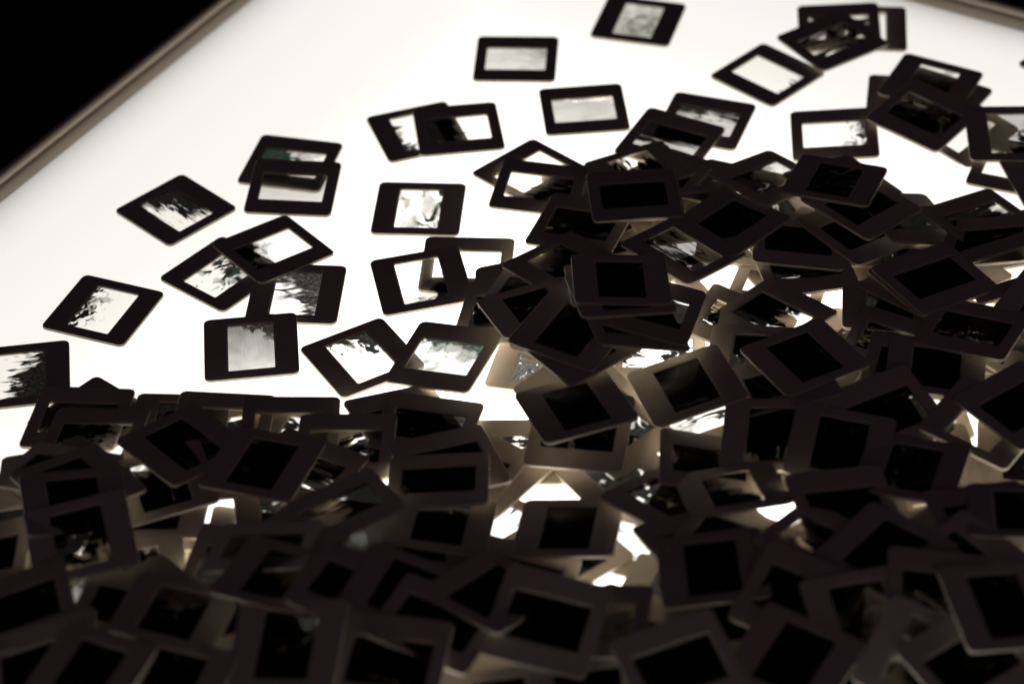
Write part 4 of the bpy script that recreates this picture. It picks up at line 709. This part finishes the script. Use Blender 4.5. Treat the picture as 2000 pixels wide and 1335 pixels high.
(191.93,1008.85,23.43,70.53,0.0137,-0.0915,[0,0,0.95,1.25,0.8,0.012,0,2.6,1.2,0.1,0,23.938,0],'slide with upright black film under the right hand one, lower right',1),
(222.02,965.85,28.04,12.00,-0.0579,-0.0557,[0,0,0.95,1.25,0.8,0.012,0,1.2,2.6,0.1,0,7.631,0],'lit tan slide in the low gap at lower right',1),
(237.45,965.98,31.94,81.95,0.0164,-0.2143,[0,0,0.95,1.25,0.8,0.012,0,2.6,1.2,0.1,0,1.942,0],'slide with black upright film at the right edge, lower',1),
(100.55,960.26,25.13,-30.00,-0.0901,-0.0777,[0,0,0.95,1.25,0.8,0.012,0,1.2,2.6,0.1,0,23.478,0],'slide lit tan low in the gap under the clear film one',1),
(103.71,996.77,24.73,97.92,0.0704,-0.3020,[-0.9,0.7,0.05,0.5,0.85,0.01,0.2,2.6,1.2,0.1,0,34.99,0],'slide with tan lit film and black blot, lower right of centre',1),
(157.03,978.48,25.57,14.00,-0.1668,0.1435,[0,0,0.95,1.25,0.8,0.012,0,1.2,2.6,0.1,0,31.13,0],'slide at lower right with a straight lit upper border',1),
(142.38,950.60,30.27,-39.39,-0.1748,-0.1191,[1,0,0.35,1.3,0.7,0.008,0,1.2,2.6,0.1,0,54.002,0],'diamond lying slide with light shards at the left of its black film, lower right',1),
(204.65,932.03,30.20,125.00,0.1989,0.0941,[0,0,0.95,1.25,0.8,0.012,0,2.6,1.2,0.1,0,54.697,0],'dark slide with a slit of black window, lower right',1),
(170.15,941.47,31.95,47.98,0.0031,0.0038,[0,0,1.2,1.2,0.97,0.003,0,2.6,1.2,0.1,0,56.178,0],'rotated slide with deep black film, lower right',1),
(-258.43,1133.71,0.52,96.59,-0.0056,0.0223,[-0.6,-1,0.25,1.3,0.97,0.03,0,4.2,0.7,0.1,0,47.982,0],'slide cut by the left edge with horizontal torn black strokes',1),
(-214.88,1073.68,5.43,-9.04,0.0667,-0.0374,[-0.8,0.2,-0.05,2,0.97,0.02,0,3,4,0.1,0,28.657,0],'slide with brush spattered film over the grey green one at left',1),
(-45.09,1074.73,5.60,-14.20,-0.0255,-0.0711,[0,0,0.95,1.25,0.8,0.03,0,1.2,2.6,0.1,0,31.428,0],'slide at the right end of the left row with dark brown film',1),
(-86.13,1058.84,7.46,-4.34,0.0256,-0.0024,[0.2,-1.2,-0.1,0.9,0.97,0.015,0,1.2,2,0.1,0,23.839,0],'slide with black lower film over the green cornered one',1),
(-175.96,1031.42,10.96,106.05,0.0808,0.0250,[-0.8,-0.3,0.65,0.7,0.6,0.015,0,2.6,1.2,0.1,0,23.973,0],'slide with black film under the tilted slide at left, lower right corner free',1),
(-166.21,1057.42,13.34,-49.17,-0.0585,-0.0590,[-0.8,-0.3,0.35,0.8,0.7,0.012,0,1.2,2.6,0.1,0,2.495,0],'tilted slide with half dark film over the left row',1),
(-106.49,1039.01,9.98,-30.24,-0.0371,-0.0320,[0.2,-0.3,0.35,1.2,0.97,0.015,0,1,3,0.1,0,47.929,0],'slide with light streak in black film left of the crossing pair',1),
(-125.89,1039.37,14.40,70.28,0.0179,-0.0511,[0,-0.5,0.9,1,0.97,0.01,0,2.6,1.2,0.1,0,14.761,0],'slide with slanted black film at the left of the crossing pair',1),
(-37.43,986.16,18.68,82.00,-0.1145,-0.1840,[0,0,0.95,1.25,0.8,0.012,0,2.6,1.2,0.1,0,1.76,0],'dark slide below the flat black windowed one at lower centre left',1),
(-33.40,1041.29,9.20,17.61,-0.0196,-0.0511,[0,0,0.95,1.25,0.8,0.012,0,1.2,2.6,0.1,0,27.989,0],'dark slide with a thin black wedge of film, lower centre left',1),
(-38.42,1021.09,15.59,-1.06,0.0325,-0.1978,[0,0,1.6,0.9,0.97,0.003,0,1.2,2.6,0.1,0,43.071,0],'slide with long flat black film, lower centre left',1),
(-233.59,1041.90,8.77,93.86,0.1047,-0.1554,[0,0,0.95,1.25,0.8,0.012,0,2.6,1.2,0.1,0,26.162,0],'outermost slide of the left stack, cut by the picture edge',1),
(-224.34,1037.54,12.89,-50.96,0.0573,-0.0944,[0,0,0.95,1.25,0.8,0.012,0,1.2,2.6,0.1,0,21.848,0],'slide corner peeking highest from the left stack',1),
(-227.23,1036.20,17.48,-21.96,-0.0070,-0.2521,[0,0,0.95,1.25,0.8,0.012,0,1.2,2.6,0.1,0,39.512,0],'slide corner peeking left of the highest corner in the left stack',1),
(-214.71,1020.32,22.92,-52.83,-0.0781,-0.1206,[0,0,0.95,1.25,0.8,0.012,0,1.2,2.6,0.1,0,9.771,0],'slide of the left stack with a rounded right corner catching light',1),
(-214.03,1002.01,26.92,102.27,-0.0967,-0.0866,[0,0,1.6,0.9,0.97,0.004,0,2.6,1.2,0.1,0,0.68,0],'upper windowed slide on the left stack with short black film',1),
(-207.59,972.13,29.99,103.74,0.0534,0.1081,[0.7,0.1,0.55,1,0.9,0.008,0,2.6,1.2,0.1,0,35.545,0],'front slide of the left stack with a bright scrap in black film',1),
(-258.32,977.70,13.99,0.65,0.2192,-0.0308,[0,0,0.95,1.25,0.8,0.012,0,1.2,2.6,0.1,0,31.827,0],'slide at the left edge below the stack, film cut off by the edge',1),
(-83.98,989.62,27.73,25.94,0.2330,-0.1915,[1.1,0,0.1,0.7,0.8,0.008,0,1.2,3,0.1,0,51.949,0],'pale grey tilted slide with black and clear film in the lower middle',1),
(-120.65,962.15,29.52,-6.96,0.0836,-0.2993,[0,0,-0.6,0.9,0.75,0.015,0,1.2,2.6,0.1,0,24.952,0],'slide with grey clear strip of film near the bright slit',1),
(-231.08,927.70,27.93,15.00,0.1902,0.0078,[0,0,0.95,1.25,0.8,0.012,0,1.2,2.6,0.1,0,47.167,0],'slide at the lower left edge, lit pink',1),
(-159.17,919.58,29.46,76.84,-0.1721,-0.1381,[-0.9,0,0.25,1,0.7,0.01,0,2.6,1.2,0.1,0,1.076,0],'slide with tan gleam in its upper film, lower left',1),
(-110.79,931.98,38.74,69.70,-0.0747,-0.1390,[-1,0.4,0.2,0.4,0.7,0.006,0,2.6,1.2,0.2,0,1.637,0],'slide with pale streak over black film, lower left of centre',1),
(-76.46,920.52,38.73,-25.00,-0.2148,-0.0383,[0,0,0.95,1.25,0.8,0.012,0,1.2,2.6,0.1,0,35.914,0],'slide with a short black window, lower left of centre',1),
(-53.23,922.82,35.44,70.00,-0.2148,-0.0383,[0,0,0.95,1.25,0.8,0.012,0,2.6,1.2,0.1,0,13.574,0],'slide with small black window, bottom centre left',1),
(-39.14,900.71,35.05,-24.00,-0.2148,-0.0383,[0,0,0.95,1.25,0.8,0.012,0,1.2,2.6,0.1,0,4.036,0],'dark slide under the large black diamond, bottom centre',1),
(24.10,985.58,13.16,80.15,0.0789,-0.1690,[0,0,1.4,0.9,0.97,0.004,0,2.6,1.2,0.1,0,7.665,0],'slide with square black film, lower centre',1),
(32.92,906.39,27.68,-10.00,0.0804,-0.0609,[0,0,-0.3,0.9,0.7,0.015,0,1.2,2.6,0.1,0,22.485,0],'lit slide with tan face, bottom right of centre',1),
(-13.22,923.40,32.43,48.12,-0.0623,-0.1561,[0,0,1.6,0.9,0.97,0.003,0,2.6,1.2,0.1,0,20.228,0],'large diamond lying slide with black film, bottom centre',1),
(89.34,935.44,30.93,90.79,0.0963,-0.0378,[0,0,1.6,0.9,0.97,0.003,0,2.6,1.2,0.1,0,33.828,0],'large slide with upright black film, bottom right of centre',1),
(126.54,911.52,32.41,-28.00,-0.0388,0.2166,[0,0,0.95,1.25,0.8,0.012,0,1.2,2.6,0.1,0,53.256,0],'dark slide under the large upright one, bottom right of centre',1),
(155.64,899.60,31.21,100.00,-0.0011,0.2200,[0.4,0.3,-0.2,0.8,0.7,0.35,1,2.6,1.2,0.1,0,21.941,0],'slide with a green scrap of film deep in the lower right',1),
(191.65,908.96,33.51,-6.00,-0.0815,0.2043,[0.6,0.8,0.2,0.6,0.7,0.02,0.4,1.2,2.6,0.1,0,11.049,0],'dark slide with a strip of blue grey film, lower right',1),
(178.58,874.68,28.58,59.95,-0.0071,0.3008,[0,-0.6,0.1,0.6,0.8,0.015,0,2.6,1.2,0.1,0,34.682,0],'grey lit slide border slanting down at the bottom right',1),
(120.81,875.96,29.55,58.53,-0.0311,0.0989,[0,0,1.6,0.9,0.97,0.003,0,2.6,1.2,0.1,0,0.129,0],'large slide with tilted black film at the bottom right',1),
(199.88,869.49,30.23,30.00,0.0355,0.2171,[0,0,0.95,1.25,0.8,0.012,0,1.2,2.6,0.1,0,23.089,0],'dark slide at the bottom right corner, front',1),
(217.31,896.69,37.79,100.00,-0.1503,0.1099,[0,0,0.95,1.25,0.8,0.012,0,2.6,1.2,0.1,0,19.034,0],'dark slide at the lower right edge',1),
(11.01,900.73,34.67,-17.56,0.0000,0.2700,[0,0,0.95,1.25,0.8,0.012,0,1.2,2.6,0.1,0,23.243,0],'grey slide with its lower border facing the viewer, bottom centre',1),
(-59.52,874.74,37.30,-12.00,0.0466,0.2150,[0,0,0.95,1.25,0.8,0.012,0,1.2,2.6,0.1,0,3.048,0],'slide cut by the bottom edge, bottom centre left',1),
(-105.35,886.90,38.90,82.00,0.1213,0.1836,[0,0,0.95,1.25,0.8,0.012,0,2.6,1.2,0.1,0,33.253,0],'slide cut by the bottom edge, left of centre',1),
(-158.24,870.75,31.09,68.68,0.1037,0.1944,[0,0,0.95,1.25,0.8,0.012,0,2.6,1.2,0.1,0,37.45,0],'slide with black diamond shaped film, bottom left',1),
(-217.01,888.26,28.74,6.96,0.2456,0.1735,[0,0,0.95,1.25,0.8,0.012,0,1.2,2.6,0.1,0,44.968,0],'slide with long upper border at the bottom left corner',1),
(-195.54,875.39,33.89,62.00,0.1797,0.1269,[0,0,0.95,1.25,0.8,0.012,0,2.6,1.2,0.1,0,57.447,0],'slide cut by the bottom edge, resting on the bottom left one',1),
(70.10,870.97,31.74,18.00,0.0369,0.2159,[0,0,0.95,1.25,0.8,0.012,0,1.2,2.6,0.1,0,21.285,0],'slide cut by the bottom edge, right of centre',1),
]
for s in SLIDES:
    slide(s[0] / 1000, s[1] / 1000, s[2] / 1000, math.radians(s[3]), s[4], s[5], s[6], s[7], GROUPS[s[8]])
